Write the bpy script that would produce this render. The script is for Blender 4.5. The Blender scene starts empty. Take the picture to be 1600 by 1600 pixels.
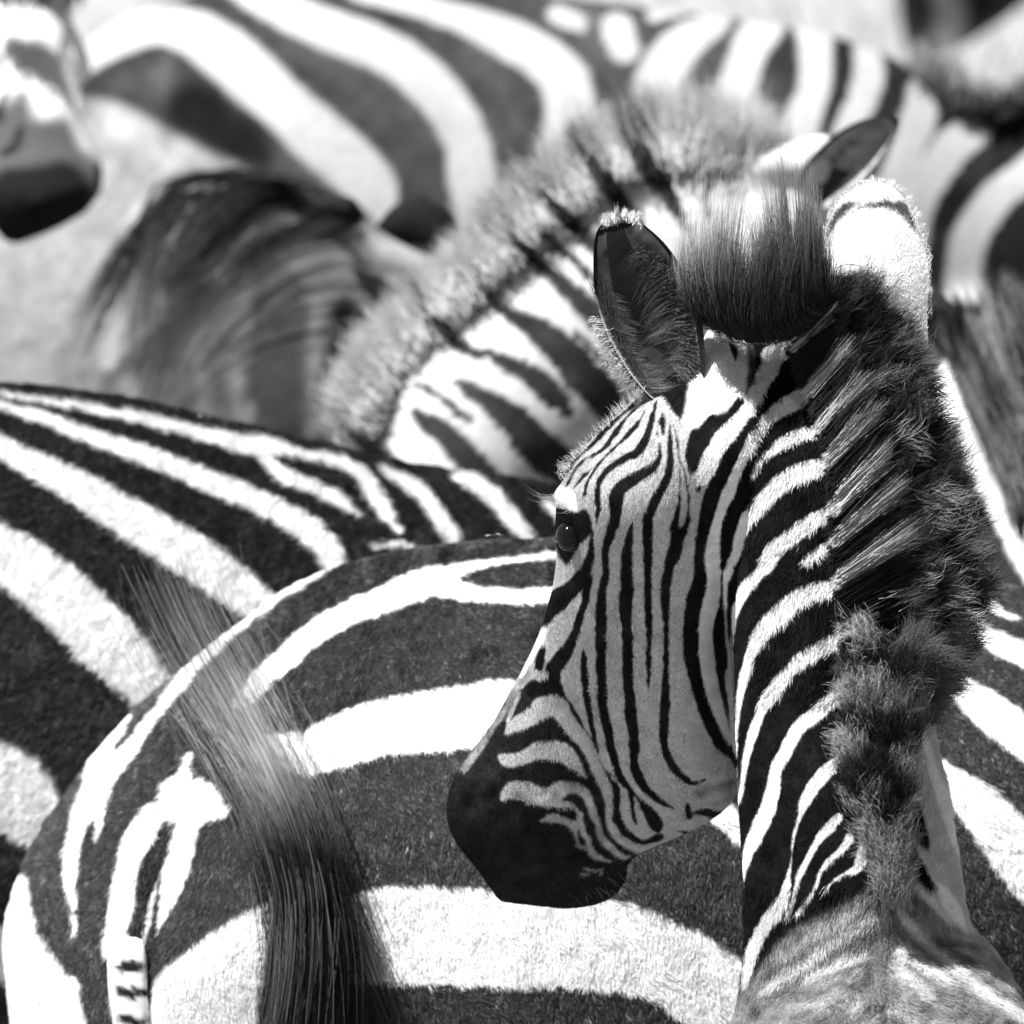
import bpy, bmesh, math
import numpy as np
from mathutils import Vector, Matrix
R = math.radians
rng = np.random.default_rng(7)
scene = bpy.context.scene
C = scene.collection

# ------------------------------------------------------------------ camera, light
PITCH = R(15); FD = 12.0; FW = 0.90; ZC = 1.45
CAM = np.array([0.0, -FD*math.cos(PITCH), ZC + FD*math.sin(PITCH)])
FWD = np.array([0.0, math.cos(PITCH), -math.sin(PITCH)])
UP = np.array([0.0, math.sin(PITCH), math.cos(PITCH)])
RT = np.array([1.0, 0.0, 0.0])
K = FW/FD/1600.0
cam_d = bpy.data.cameras.new('camera'); cam = bpy.data.objects.new('camera', cam_d); C.objects.link(cam)
cam.location = CAM; cam.rotation_euler = (math.pi/2 - PITCH, 0, 0)
cam_d.sensor_width = 36; cam_d.lens = 36*FD/FW
cam_d.clip_start = 0.5; cam_d.clip_end = 3000
cam_d.dof.use_dof = True; cam_d.dof.focus_distance = FD + 0.02; cam_d.dof.aperture_fstop = (cam_d.lens/1000)/0.064
scene.camera = cam
SUN_EL = R(65); SUN_AZ = R(258)      # azimuth: clockwise from +Y (away from the camera)
w = bpy.data.worlds.new('World'); scene.world = w; w.use_nodes = True
nt = w.node_tree; nt.nodes.clear()
sky = nt.nodes.new('ShaderNodeTexSky'); sky.sky_type = 'NISHITA'; sky.sun_disc = False
sky.sun_elevation = SUN_EL; sky.sun_rotation = SUN_AZ
bw = nt.nodes.new('ShaderNodeRGBToBW'); bg = nt.nodes.new('ShaderNodeBackground'); out = nt.nodes.new('ShaderNodeOutputWorld')
bg.inputs['Strength'].default_value = 0.05
nt.links.new(sky.outputs[0], bw.inputs[0]); nt.links.new(bw.outputs[0], bg.inputs[0]); nt.links.new(bg.outputs[0], out.inputs[0])
sd = bpy.data.lights.new('sun', 'SUN'); sd.energy = 5.0; sd.angle = R(0.5); sd.color = (1, 1, 1)
sun = bpy.data.objects.new('sun', sd); C.objects.link(sun)
sv = Vector((math.sin(SUN_AZ)*math.cos(SUN_EL), math.cos(SUN_AZ)*math.cos(SUN_EL), math.sin(SUN_EL)))
sun.rotation_euler = sv.to_track_quat('Z', 'Y').to_euler()
scene.view_settings.view_transform = 'Standard'; scene.view_settings.look = 'None'
scene.view_settings.exposure = 1.2; scene.view_settings.gamma = 1.0
scene.cycles.max_bounces = 6; scene.cycles.diffuse_bounces = 3

# ------------------------------------------------------------------ helpers: space
def W(x, y, d):
    x = np.asarray(x, float); y = np.asarray(y, float); d = np.asarray(d, float)
    D = (FD + d)[..., None] if d.ndim else np.full(x.shape + (1,), FD + float(d))
    return CAM + D*(FWD + (x - 800)[..., None]*K*RT - (y - 800)[..., None]*K*UP)
def PX(P):
    q = P - CAM; D = q @ FWD
    return (q @ RT)/D/K + 800, 800 - (q @ UP)/D/K, D - FD
def cr(pts, n):
    """Catmull-Rom through rows of pts, n samples"""
    p = np.asarray(pts, float); m = len(p)
    if m == 1: return np.repeat(p, n, 0)
    pe = np.vstack([2*p[0]-p[1], p, 2*p[-1]-p[-2]])
    t = np.linspace(0, m-1-1e-9, n); i = t.astype(int); f = (t - i)[:, None]
    a, b, c, d = pe[i], pe[i+1], pe[i+2], pe[i+3]
    return 0.5*((2*b) + (-a+c)*f + (2*a-5*b+4*c-d)*f*f + (-a+3*b-3*c+d)*f**3)
def crat(pts, s):
    p = np.asarray(pts, float); m = len(p)
    pe = np.vstack([2*p[0]-p[1], p, 2*p[-1]-p[-2]])
    t = np.clip(s, 0, 1)*(m-1-1e-9); i = t.astype(int); f = (t - i)[:, None]
    a, b, c, d = pe[i], pe[i+1], pe[i+2], pe[i+3]
    return 0.5*((2*b) + (-a+c)*f + (2*a-5*b+4*c-d)*f*f + (-a+3*b-3*c+d)*f**3)
def vnoise(x, y, cell, seed):
    g = np.random.default_rng(seed).standard_normal((256, 256))
    u = np.asarray(x)/cell + 40; v = np.asarray(y)/cell + 40
    i = np.floor(u).astype(int); j = np.floor(v).astype(int); fu = u-i; fv = v-j
    fu = fu*fu*(3-2*fu); fv = fv*fv*(3-2*fv); i %= 255; j %= 255
    return (g[i, j]*(1-fu)+g[i+1, j]*fu)*(1-fv)+(g[i, j+1]*(1-fu)+g[i+1, j+1]*fu)*fv

# ------------------------------------------------------------------ helpers: coat patterns
MARG = 160; GW = 1600 + 2*MARG
class Coat:
    """a coat pattern in the frontal projection of the animal: strokes of a given albedo laid over a base"""
    def __init__(s, base, rough=1.2, seed=1, soft=1.0, plain=False):
        s.plain = plain
        s.img = np.full((GW, GW), float(base)); s.soft = soft
        yy, xx = np.mgrid[0:GW, 0:GW]
        s.nz = rough*(vnoise(xx, yy, 9, seed) + 0.6*vnoise(xx, yy, 3.5, seed+1))
    def _sd(s, pts):
        p = np.array(pts, float); n = max(2, (len(p)-1)*5+1); q = cr(p, n)
        x0 = int(max(0, q[:, 0].min()-q[:, 2].max()-8+MARG)); x1 = int(min(GW, q[:, 0].max()+q[:, 2].max()+8+MARG))
        y0 = int(max(0, q[:, 1].min()-q[:, 2].max()-8+MARG)); y1 = int(min(GW, q[:, 1].max()+q[:, 2].max()+8+MARG))
        if x1 <= x0 or y1 <= y0: return None
        sd = np.full((y1-y0, x1-x0), 1e3)
        for a, b in zip(q[:-1], q[1:]):
            r = max(a[2], b[2])/2 + 8
            ax0 = int(max(x0, min(a[0], b[0])-r+MARG)); ax1 = int(min(x1, max(a[0], b[0])+r+MARG+1))
            ay0 = int(max(y0, min(a[1], b[1])-r+MARG)); ay1 = int(min(y1, max(a[1], b[1])+r+MARG+1))
            if ax1 <= ax0 or ay1 <= ay0: continue
            Y, X = np.mgrid[ay0:ay1, ax0:ax1]; X = X-MARG; Y = Y-MARG
            dx, dy = b[0]-a[0], b[1]-a[1]; L = dx*dx+dy*dy+1e-9
            t = np.clip(((X-a[0])*dx+(Y-a[1])*dy)/L, 0, 1)
            v = np.hypot(X-a[0]-t*dx, Y-a[1]-t*dy) - (a[2]+(b[2]-a[2])*t)/2
            sl = (slice(ay0-y0, ay1-y0), slice(ax0-x0, ax1-x0)); sd[sl] = np.minimum(sd[sl], v)
        return sd, (slice(y0, y1), slice(x0, x1))
    def stroke(s, val, pts, soft=None):
        r = s._sd(pts)
        if r is None: return
        sd, sl = r; k = soft or s.soft
        m = np.clip(0.5 - (sd + s.nz[sl])/(2*k), 0, 1)
        s.img[sl] = s.img[sl]*(1-m) + val*m
    def poly(s, val, pts, soft=None):
        p = cr(np.array(list(pts)+[pts[0]], float), len(pts)*5+1)
        x0 = int(max(0, p[:, 0].min()-10+MARG)); x1 = int(min(GW, p[:, 0].max()+10+MARG))
        y0 = int(max(0, p[:, 1].min()-10+MARG)); y1 = int(min(GW, p[:, 1].max()+10+MARG))
        Y, X = np.mgrid[y0:y1, x0:x1]; X = X-MARG + s.nz[y0:y1, x0:x1]; Y = Y-MARG + 0.3717
        ins = np.zeros(X.shape, bool)
        for a, b in zip(p[:-1], p[1:]):
            c = ((a[1] > Y) != (b[1] > Y))
            with np.errstate(divide='ignore', invalid='ignore'):
                xi = (b[0]-a[0])*(Y-a[1])/(b[1]-a[1]) + a[0]
            ins ^= c & (X < xi)
        m = ins.astype(float); k = max(1, int(soft or s.soft))
        for _ in range(2):
            for ax in (0, 1):
                pw = [(0, 0), (0, 0)]; pw[ax] = (k, k); q = np.pad(m, pw, mode='edge'); acc = np.zeros_like(m)
                for o in range(2*k+1): acc += q[o:o+m.shape[0], :] if ax == 0 else q[:, o:o+m.shape[1]]
                m = acc/(2*k+1)
        sl = (slice(y0, y1), slice(x0, x1)); s.img[sl] = s.img[sl]*(1-m) + val*m
    def wear(s, a, cell, seed):
        """uneven pigment and dust: the dark hair lighter and darker in patches, the pale hair slightly soiled"""
        yy, xx = np.mgrid[0:GW, 0:GW]; n = vnoise(xx, yy, cell, seed)+.6*vnoise(xx, yy, cell*.35, seed+1)
        s.img = np.where(s.img < .3, s.img*np.exp(a*n), s.img*(1-.06*np.clip(n, 0, 2)))
    def at(s, x, y):
        u = np.clip(np.asarray(x)+MARG, 0, GW-1.01); v = np.clip(np.asarray(y)+MARG, 0, GW-1.01)
        i = u.astype(int); j = v.astype(int); fu = u-i; fv = v-j; g = s.img
        return (g[j, i]*(1-fu)+g[j, i+1]*fu)*(1-fv)+(g[j+1, i]*(1-fu)+g[j+1, i+1]*fu)*fv
    def world(s, P):
        x, y, d = PX(P); c = s.at(x, y)
        if s.plain: return c
        far = np.clip((y-1700)/50, 0, 1)             # belly and legs below: bands by height
        band = np.where(np.sin(P[:, 2]*52 + 1.3*np.sin(P[:, 0]*9)) > 0.1, 0.72, 0.02)
        band = np.where(P[:, 2] < 0.06, 0.03, band)
        side = np.clip((np.maximum(-x-90, x-1690))/50, 0, 1)*(y < 1700)
        bs = np.where(np.sin(P[:, 0]*34 + 2*P[:, 2]) > 0, 0.72, 0.02)
        c = c*(1-far) + band*far
        return c*(1-side) + bs*side

# ------------------------------------------------------------------ helpers: materials
def mat(name, rough=0.6, spec=0.3, attr=True, base=(0.5,)*3, sheen=0.0, noise=None, nscale=60, bump=0.0, bscale=900, ):
    m = bpy.data.materials.new(name); m.use_nodes = True; t = m.node_tree; b = t.nodes['Principled BSDF']
    b.inputs['Roughness'].default_value = rough; b.inputs['Specular IOR Level'].default_value = spec
    b.inputs['Sheen Weight'].default_value = sheen; b.inputs['Sheen Roughness'].default_value = 0.4
    if attr:
        a = t.nodes.new('ShaderNodeAttribute'); a.attribute_name = 'coat'; src = a.outputs['Color']
    else:
        a = t.nodes.new('ShaderNodeRGB'); a.outputs[0].default_value = (*base, 1); src = a.outputs[0]
    if noise:
        tc = t.nodes.new('ShaderNodeTexCoord'); n = t.nodes.new('ShaderNodeTexNoise'); n.inputs['Scale'].default_value = nscale
        n.inputs['Detail'].default_value = 5
        mr = t.nodes.new('ShaderNodeMapRange'); mr.inputs[1].default_value = 0.3; mr.inputs[2].default_value = 0.7
        mr.inputs[3].default_value = noise[0]; mr.inputs[4].default_value = noise[1]
        mx = t.nodes.new('ShaderNodeMix'); mx.data_type = 'RGBA'; mx.blend_type = 'MULTIPLY'; mx.inputs[0].default_value = 1
        t.links.new(tc.outputs['Object'], n.inputs['Vector']); t.links.new(n.outputs[0], mr.inputs[0])
        t.links.new(src, mx.inputs[6]); t.links.new(mr.outputs[0], mx.inputs[7]); src = mx.outputs[2]
    t.links.new(src, b.inputs['Base Color'])
    if bump:
        tc = t.nodes.new('ShaderNodeTexCoord'); n = t.nodes.new('ShaderNodeTexNoise'); n.inputs['Scale'].default_value = bscale
        bp = t.nodes.new('ShaderNodeBump'); bp.inputs['Strength'].default_value = bump; bp.inputs['Distance'].default_value = 0.001
        t.links.new(tc.outputs['Object'], n.inputs['Vector']); t.links.new(n.outputs[0], bp.inputs['Height']); t.links.new(bp.outputs[0], b.inputs['Normal'])
    return m
M_SKIN = mat('short_coat', 0.8, 0.04, noise=(0.85, 1.1), nscale=90, bump=0.5, bscale=700)
M_HAIR = mat('hair', 0.55, 0.05)
M_GLOSS = mat('glossy_hair', 0.45, 0.35)
M_MANE = mat('mane_hair', 0.55, 0.12)
M_BODY = mat('blurred_coat', 0.6, 0.2)
M_EAR = mat('ear_skin', 0.7, 0.2, noise=(0.8, 1.1), nscale=120, bump=0.4, bscale=600)
M_EYE = mat('eye_surface', 0.1, 0.12, attr=False, base=(0.006,)*3)
M_FLY = mat('fly_shell', 0.3, 0.6, attr=False, base=(0.01,)*3)
M_WING = mat('fly_wing', 0.2, 0.6, attr=False, base=(0.25,)*3)
M_GROUND = mat('dry_ground', 0.95, 0.1, attr=False, base=(0.27,)*3, noise=(0.85, 1.15), nscale=1.2, bump=0.6, bscale=30)
M_GRASS = mat('dry_grass', 0.7, 0.2, noise=None)

# ------------------------------------------------------------------ helpers: objects
def empty(name, loc, label, cat, group=None):
    o = bpy.data.objects.new(name, None); C.objects.link(o); o.location = loc; o.empty_display_size = 0.1
    o['label'] = label; o['category'] = cat
    if group: o['group'] = group
    return o
def link(name, data, m, parent):
    o = bpy.data.objects.new(name, data); C.objects.link(o); data.materials.append(m)
    if parent is not None:
        o.parent = parent
        L = Matrix.Translation(parent.location)
        if parent.parent is not None: L = Matrix.Translation(Vector((0, 0, 0)))
        o.matrix_parent_inverse = L.inverted()
    return o
def set_col(me, c, domain='POINT'):
    a = me.attributes.new('coat', 'FLOAT_COLOR', domain)
    v = np.ones((len(c), 4), np.float32); v[:, :3] = np.asarray(c)[:, None]
    a.data.foreach_set('color', v.ravel())
def mesh_np(name, V, F, smooth=True):
    me = bpy.data.meshes.new(name); me.from_pydata(np.asarray(V).tolist(), [], F); me.update()
    if smooth: me.polygons.foreach_set('use_smooth', [True]*len(me.polygons))
    return me
def rings_mesh(rings):
    n = len(rings); k = len(rings[0]); V = np.vstack(rings); F = []
    for i in range(n-1):
        for j in range(k):
            a = i*k+j; b = i*k+(j+1) % k; F.append((a, b, b+k, a+k))
    V = np.vstack([V, rings[0].mean(0), rings[-1].mean(0)]); c0 = n*k; c1 = n*k+1
    for j in range(k):
        F.append((c0, (j+1) % k, j)); F.append((c1, (n-1)*k+j, (n-1)*k+(j+1) % k))
    return V, F
def ploft(st, n=40, k=40, e=2.0):
    """stations: x1,y1,x2,y2 (the two outline points), depth centre, depth half width"""
    q = cr(st, n); rings = []; t = np.linspace(0, 2*np.pi, k, endpoint=False)
    ct = np.sign(np.cos(t))*np.abs(np.cos(t))**(2/e); s_ = np.sign(np.sin(t))*np.abs(np.sin(t))**(2/e)
    for r in q:
        cx, cy = (r[0]+r[2])/2, (r[1]+r[3])/2; hx, hy = (r[2]-r[0])/2, (r[3]-r[1])/2
        rings.append(W(cx+hx*ct, cy+hy*ct, r[4] - max(r[5], .002)*s_))
    return rings_mesh(rings)
def wloft(st, n=24, k=24):
    """stations in metres: centre x,y,z, two half-axis vectors u,v"""
    q = cr([list(s[0])+list(s[1])+list(s[2]) for s in st], n); t = np.linspace(0, 2*np.pi, k, endpoint=False); rings = []
    for r in q: rings.append(r[:3] + np.cos(t)[:, None]*r[3:6] + np.sin(t)[:, None]*r[6:9])
    return rings_mesh(rings)
def leg(x, y, ztop, r, front=False):
    z = ztop; b = 0.03 if front else -0.05
    S = [((x, y, z), r), ((x, y, z*0.72), r*0.75), ((x+b*.3, y, z*0.52), r*0.42), ((x+b, y, z*0.42), r*0.38), ((x+b*.3, y, z*0.22), r*0.25),
         ((x, y, 0.12), r*0.24), ((x+.01, y, 0.07), r*0.33), ((x+.02, y, 0.05), r*0.38), ((x+.025, y, 0.0), r*0.46)]
    return wloft([(c, (rr, 0, 0), (0, rr*.8, 0)) for c, rr in S], 40, 16)
def merge(parts):
    V = []; F = []; o = 0
    for v, f in parts:
        V.append(v); F += [tuple(i+o for i in q) for q in f]; o += len(v)
    return np.vstack(V), F
def verts(me):
    a = np.empty(len(me.vertices)*3, np.float32); me.vertices.foreach_get('co', a); return a.reshape(-1, 3).astype(float)
def body(name, parts, coat, parent, voxel=0.006, refine=1, smooth=8, sculpt=(), box=(-30, -30, 1630, 1630), mat_=None):
    V, F = merge(parts)
    me = bpy.data.meshes.new('tmp'); me.from_pydata(V.tolist(), [], F)
    bm = bmesh.new(); bm.from_mesh(me); bmesh.ops.recalc_face_normals(bm, faces=bm.faces); bm.to_mesh(me); bm.free()
    o = bpy.data.objects.new('tmp', me); C.objects.link(o)
    m = o.modifiers.new('r', 'REMESH'); m.mode = 'VOXEL'; m.voxel_size = voxel
    s = o.modifiers.new('s', 'SMOOTH'); s.factor = 0.5; s.iterations = smooth
    dg = bpy.context.evaluated_depsgraph_get(); me2 = bpy.data.meshes.new_from_object(o.evaluated_get(dg))
    bpy.data.objects.remove(o)
    for it in range(refine):
        nf = len(me2.polygons); fc = np.empty(nf*3, np.float32); fn = np.empty(nf*3, np.float32)
        me2.polygons.foreach_get('center', fc); me2.polygons.foreach_get('normal', fn)
        x, y, d = PX(fc.reshape(-1, 3).astype(float)); ok = (x > box[0]) & (x < box[2]) & (y > box[1]) & (y < box[3]) & (fn.reshape(-1, 3) @ FWD < 0.25)
        bm = bmesh.new(); bm.from_mesh(me2); bm.faces.ensure_lookup_table()
        sel = set()
        for i in np.nonzero(ok)[0]:
            for e in bm.faces[i].edges: sel.add(e)
        r = bmesh.ops.subdivide_edges(bm, edges=list(sel), cuts=1, use_grid_fill=True)
        vs = [v for v in set(g for g in r['geom'] if isinstance(g, bmesh.types.BMVert))]
        allv = set(vs)
        for e in sel:
            if e.is_valid: allv.update(e.verts)
        for _ in range(2): bmesh.ops.smooth_vert(bm, verts=list(allv), factor=0.4, use_axis_x=True, use_axis_y=True, use_axis_z=True)
        bm.to_mesh(me2); bm.free()
    P = verts(me2)
    if sculpt:
        N = np.empty(len(me2.vertices)*3, np.float32); me2.vertices.foreach_get('normal', N); N = N.reshape(-1, 3)
        fr = (N @ FWD) < 0.15; x, y, d = PX(P); off = np.zeros(len(P))
        for (sx, sy, rx, ry, ang, amp) in sculpt:
            ca, sa = math.cos(R(ang)), math.sin(R(ang)); dx, dy = x-sx, y-sy
            off += amp*np.exp(-(((dx*ca+dy*sa)/rx)**2+((-dx*sa+dy*ca)/ry)**2))
        P = P - FWD*(off*fr)[:, None]
        me2.vertices.foreach_set('co', P.astype(np.float32).ravel()); me2.update()
    me2.name = name; me2.polygons.foreach_set('use_smooth', [True]*len(me2.polygons))
    for a in list(me2.attributes):
        if a.name == 'coat': me2.attributes.remove(a)
    set_col(me2, coat.world(P))
    me2.materials.clear()
    return link(name, me2, mat_ or M_SKIN, parent)
def curves(name, P, col, rad, m, parent):
    """P (N,k,3), col (N,k) albedo, rad (N,k) or (k,) metres"""
    N, k = P.shape[:2]; hc = bpy.data.hair_curves.new(name); hc.add_curves([k]*N)
    hc.attributes['position'].data.foreach_set('vector', P.astype(np.float32).ravel())
    r = hc.attributes.get('radius') or hc.attributes.new('radius', 'FLOAT', 'POINT')
    r.data.foreach_set('value', np.broadcast_to(rad, (N, k)).astype(np.float32).ravel())
    c = hc.attributes.new('coat', 'FLOAT_COLOR', 'POINT'); v = np.ones((N*k, 4), np.float32); v[:, :3] = np.broadcast_to(col, (N, k)).reshape(-1, 1)
    c.data.foreach_set('color', v.ravel())
    return link(name, hc, m, parent)
def fur(name, bod, coat, parent, n, flow, length=0.006, lift=0.35, rad=0.00022, box=(-20, -20, 1620, 1620), jit=2.0, keep=None, seed=3, bright=1.0, m=None, vary=.3):
    me = bod.data; me.calc_loop_triangles(); P = verts(me); nt_ = len(me.loop_triangles)
    T = np.empty(nt_*3, np.int32); me.loop_triangles.foreach_get('vertices', T); T = T.reshape(-1, 3)
    A, B, D = P[T[:, 0]], P[T[:, 1]], P[T[:, 2]]; cr_ = np.cross(B-A, D-A); ar = np.linalg.norm(cr_, axis=1)+1e-12; nn = cr_/ar[:, None]
    x, y, _ = PX((A+B+D)/3); face = -(nn @ FWD)
    ok = (x > box[0]) & (x < box[2]) & (y > box[1]) & (y < box[3]) & (face > -0.15)
    if keep is not None: ok &= keep(x, y)
    wgt = ar*ok; g = np.random.default_rng(seed); idx = g.choice(nt_, n, p=wgt/wgt.sum())
    u = g.random(n); v = g.random(n); f = u+v > 1; u[f] = 1-u[f]; v[f] = 1-v[f]
    a, b, c = A[idx], B[idx], D[idx]; p = a+(b-a)*u[:, None]+(c-a)*v[:, None]; nrm = nn[idx]
    x, y, _ = PX(p); fx, fy = flow(x, y)
    an = 0.35*vnoise(x, y, 30, seed+5) + 0.22*g.standard_normal(n); ca, sa = np.cos(an), np.sin(an); fx, fy = fx*ca-fy*sa, fx*sa+fy*ca
    t = fx[:, None]*RT - fy[:, None]*UP; t -= nrm*(t*nrm).sum(1)[:, None]; t /= np.linalg.norm(t, axis=1)[:, None]+1e-9
    L = length*g.uniform(0.6, 1.25, n)*(1+0.25*vnoise(x, y, 14, seed+9)); lf = lift*g.uniform(0.5, 1.4, n)
    d1 = t + nrm*lf[:, None]; d2 = t + nrm*(lf*0.5)[:, None]+0.12*g.standard_normal((n, 3))
    Q = np.stack([p - nrm*0.0004, p+d1*(L*0.5)[:, None], p+d1*(L*.5)[:, None]+d2*(L*.5)[:, None]], 1)
    col = coat.at(x+jit*g.standard_normal(n), y+jit*g.standard_normal(n))*bright
    col = np.where(col > .18, col*g.uniform(.93, 1.04, n), col*np.exp(vary*g.standard_normal(n)+vary*.8*vnoise(x*1.0, y*.45, 5, seed+31)-.1))
    cc = np.stack([col*0.9, col, np.minimum(col*1.1, .85)], 1)
    return curves(name, Q, cc, np.array([rad, rad*0.9, rad*0.15]), m or M_HAIR, parent)
def strands(name, parent, roots, tips, n, colf, k=6, rad=0.0003, rj=(4, 4, .01), tj=(14, 14, .02), clumps=60, cf=0.6, lr=(.55, 1.05),
            bend=(0, 0, 0), seed=5, s_rng=(0, 1), m=None, curl=2.0):
    g = np.random.default_rng(seed); s = g.uniform(s_rng[0], s_rng[1], n)
    r = crat(roots, s) + g.standard_normal((n, 3))*np.array(rj); tp = crat(tips, s)
    cs = g.uniform(0, 1, clumps); ct_ = crat(tips, cs) + g.standard_normal((clumps, 3))*np.array(tj)*1.3
    near = np.argsort(np.abs(s[:, None]-cs[None]) + 0.03*g.random((n, clumps)), 1)[:, 0]
    tt = tp + g.standard_normal((n, 3))*np.array(tj); tt = tt*(1-cf)+ct_[near]*cf
    L = g.uniform(lr[0], lr[1], n)*(1+0.10*g.standard_normal(clumps)[near])
    tt = r + (tt-r)*L[:, None]
    t = np.linspace(0, 1, k)[None, :, None]
    path = r[:, None]*(1-t) + tt[:, None]*t + np.array(bend)[None, None]*(4*t*(1-t))
    path[:, :, 0] += curl*np.sin(t[..., 0]*g.uniform(3, 7, n)[:, None]+g.uniform(0, 6, n)[:, None])*t[..., 0]
    path[:, :, 1] += curl*np.sin(t[..., 0]*g.uniform(3, 7, n)[:, None]+g.uniform(0, 6, n)[:, None])*t[..., 0]
    col = colf(s, r, t[0, :, 0], path, g)
    P = W(path[..., 0], path[..., 1], path[..., 2])
    rr = rad*g.uniform(.7, 1.25, n)[:, None]*(1-0.85*t[..., 0]**2)
    return curves(name, P, np.clip(col, .004, .85), rr, m or M_MANE, parent)
def tufts(name, parent, cen, ang, ln, tone, per, seed, rad=.00024, root_tone=None, spread=9, d_lift=.02, m=None, curl=1.5, fan=.16):
    """many short tufts: centre (x,y,d) px, angle (radians, up = -y), length px, tip albedo"""
    g = np.random.default_rng(seed); M = len(cen); k = 6; i = np.repeat(np.arange(M), per); n = len(i); t = np.linspace(0, 1, k)
    a = ang[i]+fan*g.standard_normal(n); L = ln[i]*g.uniform(.45, 1.15, n); bend = .22*g.standard_normal(M)[i]
    r = cen[i] + g.standard_normal((n, 3))*np.array([spread, spread, .004]); conv = (cen[i]-r)*.55; conv[:, 2] = 0
    aa = a[:, None]+bend[:, None]*t[None]; P = np.zeros((n, k, 3))
    P[..., 0] = r[:, None, 0] + np.cos(aa)*L[:, None]*t + conv[:, None, 0]*t**2; P[..., 1] = r[:, None, 1] - np.sin(aa)*L[:, None]*t + conv[:, None, 1]*t**2
    P[..., 2] = r[:, None, 2] - d_lift*np.sin(t*2.2)[None]*g.uniform(.3, 1.3, n)[:, None]
    P[..., 0] += curl*np.sin(t[None]*5+6*g.random((n, 1)))*t; P[..., 1] += curl*np.sin(t[None]*5+6*g.random((n, 1)))*t
    rt = (root_tone if root_tone is not None else np.full(M, .010))[i]; w_ = np.clip((t[None]-.25)*1.5, 0, 1)
    col = rt[:, None]*(1-w_)+(tone[i]*g.uniform(.5, 1.4, n))[:, None]*w_
    return curves(name, W(P[..., 0], P[..., 1], P[..., 2]), np.clip(col, .005, .85), rad*g.uniform(.7, 1.3, n)[:, None]*(1-.85*t[None]**2), m or M_MANE, parent)
def ear_sheet(name, parent, Lp, Rp, d0, cup, thick, colf, n=70, m=44, tilt=0.0):
    u = np.linspace(0, 1, n); v = np.linspace(-1, 1, m); A = crat(Lp, u); B = crat(Rp, u)
    c = (v[None, :]+1)/2; X = A[:, None, 0]*(1-c)+B[:, None, 0]*c; Y = A[:, None, 1]*(1-c)+B[:, None, 1]*c
    prof = (1-v[None, :]**2)*np.sin(np.pi*np.clip(u*0.9+.1, 0, 1))[:, None]**0.7
    D = d0 + tilt*u[:, None] + cup*prof
    P1 = W(X, Y, D).reshape(-1, 3); P2 = W(X, Y, D+thick*(1-0.9*np.abs(v[None, :])**6)).reshape(-1, 3)
    V = np.vstack([P1, P2]); N = n*m; F = []
    for i in range(n-1):
        for j in range(m-1):
            a = i*m+j; F.append((a, a+1, a+m+1, a+m)); F.append((N+a, N+a+m, N+a+m+1, N+a+1))
    for i in range(n-1):
        for j in (0, m-1):
            a = i*m+j; F.append((a, a+m, N+a+m, N+a) if j == 0 else (a, N+a, N+a+m, a+m))
    for j in range(m-1):
        for i in (0, n-1):
            a = i*m+j; F.append((a, N+a, N+a+1, a+1) if i == 0 else (a, a+1, N+a+1, N+a))
    me = mesh_np(name, V, F); U = np.repeat(u, m); VV = np.tile(v, n); front = colf(U, VV, X.ravel(), Y.ravel())
    set_col(me, np.concatenate([front[0], front[1]])); return link(name, me, M_EAR, parent)
def eyeball(parent, x, y, d, r):
    bm = bmesh.new(); bmesh.ops.create_uvsphere(bm, u_segments=24, v_segments=16, radius=r); me = bpy.data.meshes.new('eye'); bm.to_mesh(me); bm.free()
    P = verts(me) + W(x, y, d); me.vertices.foreach_set('co', P.astype(np.float32).ravel()); me.polygons.foreach_set('use_smooth', [True]*len(me.polygons))
    return link('eye', me, M_EYE, parent)
from mathutils.bvhtree import BVHTree
class Surf:
    def __init__(s, ob): s.t = BVHTree.FromPolygons([tuple(v) for v in verts(ob.data)], [tuple(p.vertices) for p in ob.data.polygons])
    def d(s, x, y, off=0.0, miss=.3):
        q = W(x, y, 0.); dr = Vector(q-CAM).normalized(); h = s.t.ray_cast(Vector(CAM), dr)[0]
        return (float(PX(np.array(h))[2]) if h is not None else miss) - off
GROUP = 'plains zebras standing crowded together'
WH = 0.80; BK = 0.006

# ------------------------------------------------------------------ ground
gp = 1500.0; gm = mesh_np('ground', [(-gp, -gp, 0), (gp, -gp, 0), (gp, gp, 0), (-gp, gp, 0)], [(0, 1, 2, 3)], False)
go = link('ground', gm, M_GROUND, None); go['kind'] = 'structure'
# dry grass tufts around the hooves and beyond
g = np.random.default_rng(2); n = 26000
gx = g.uniform(-4, 4, n); gy = g.uniform(-3, 22, n); h = g.uniform(.04, .16, n); an = g.uniform(0, 6.28, n)
base = np.stack([gx, gy, np.zeros(n)], 1); tip = base + np.stack([np.cos(an)*h*.5, np.sin(an)*h*.5, h], 1); mid = (base+tip)/2 + np.array([0, 0, .01])
gr = curves('grass', np.stack([base, mid, tip], 1), g.uniform(.16, .28, n)[:, None]*np.ones((1, 3)), np.array([.0022, .0015, .0003]), M_GRASS, None)
gr['kind'] = 'stuff'; gr['label'] = 'short dry pale grass on the ground'; 


# ================================================================== the zebra in front, head turned to the left
cA = Coat(BK, rough=0.7, seed=11, soft=1.1)
S = cA.stroke; Gc = 0.35
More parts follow.
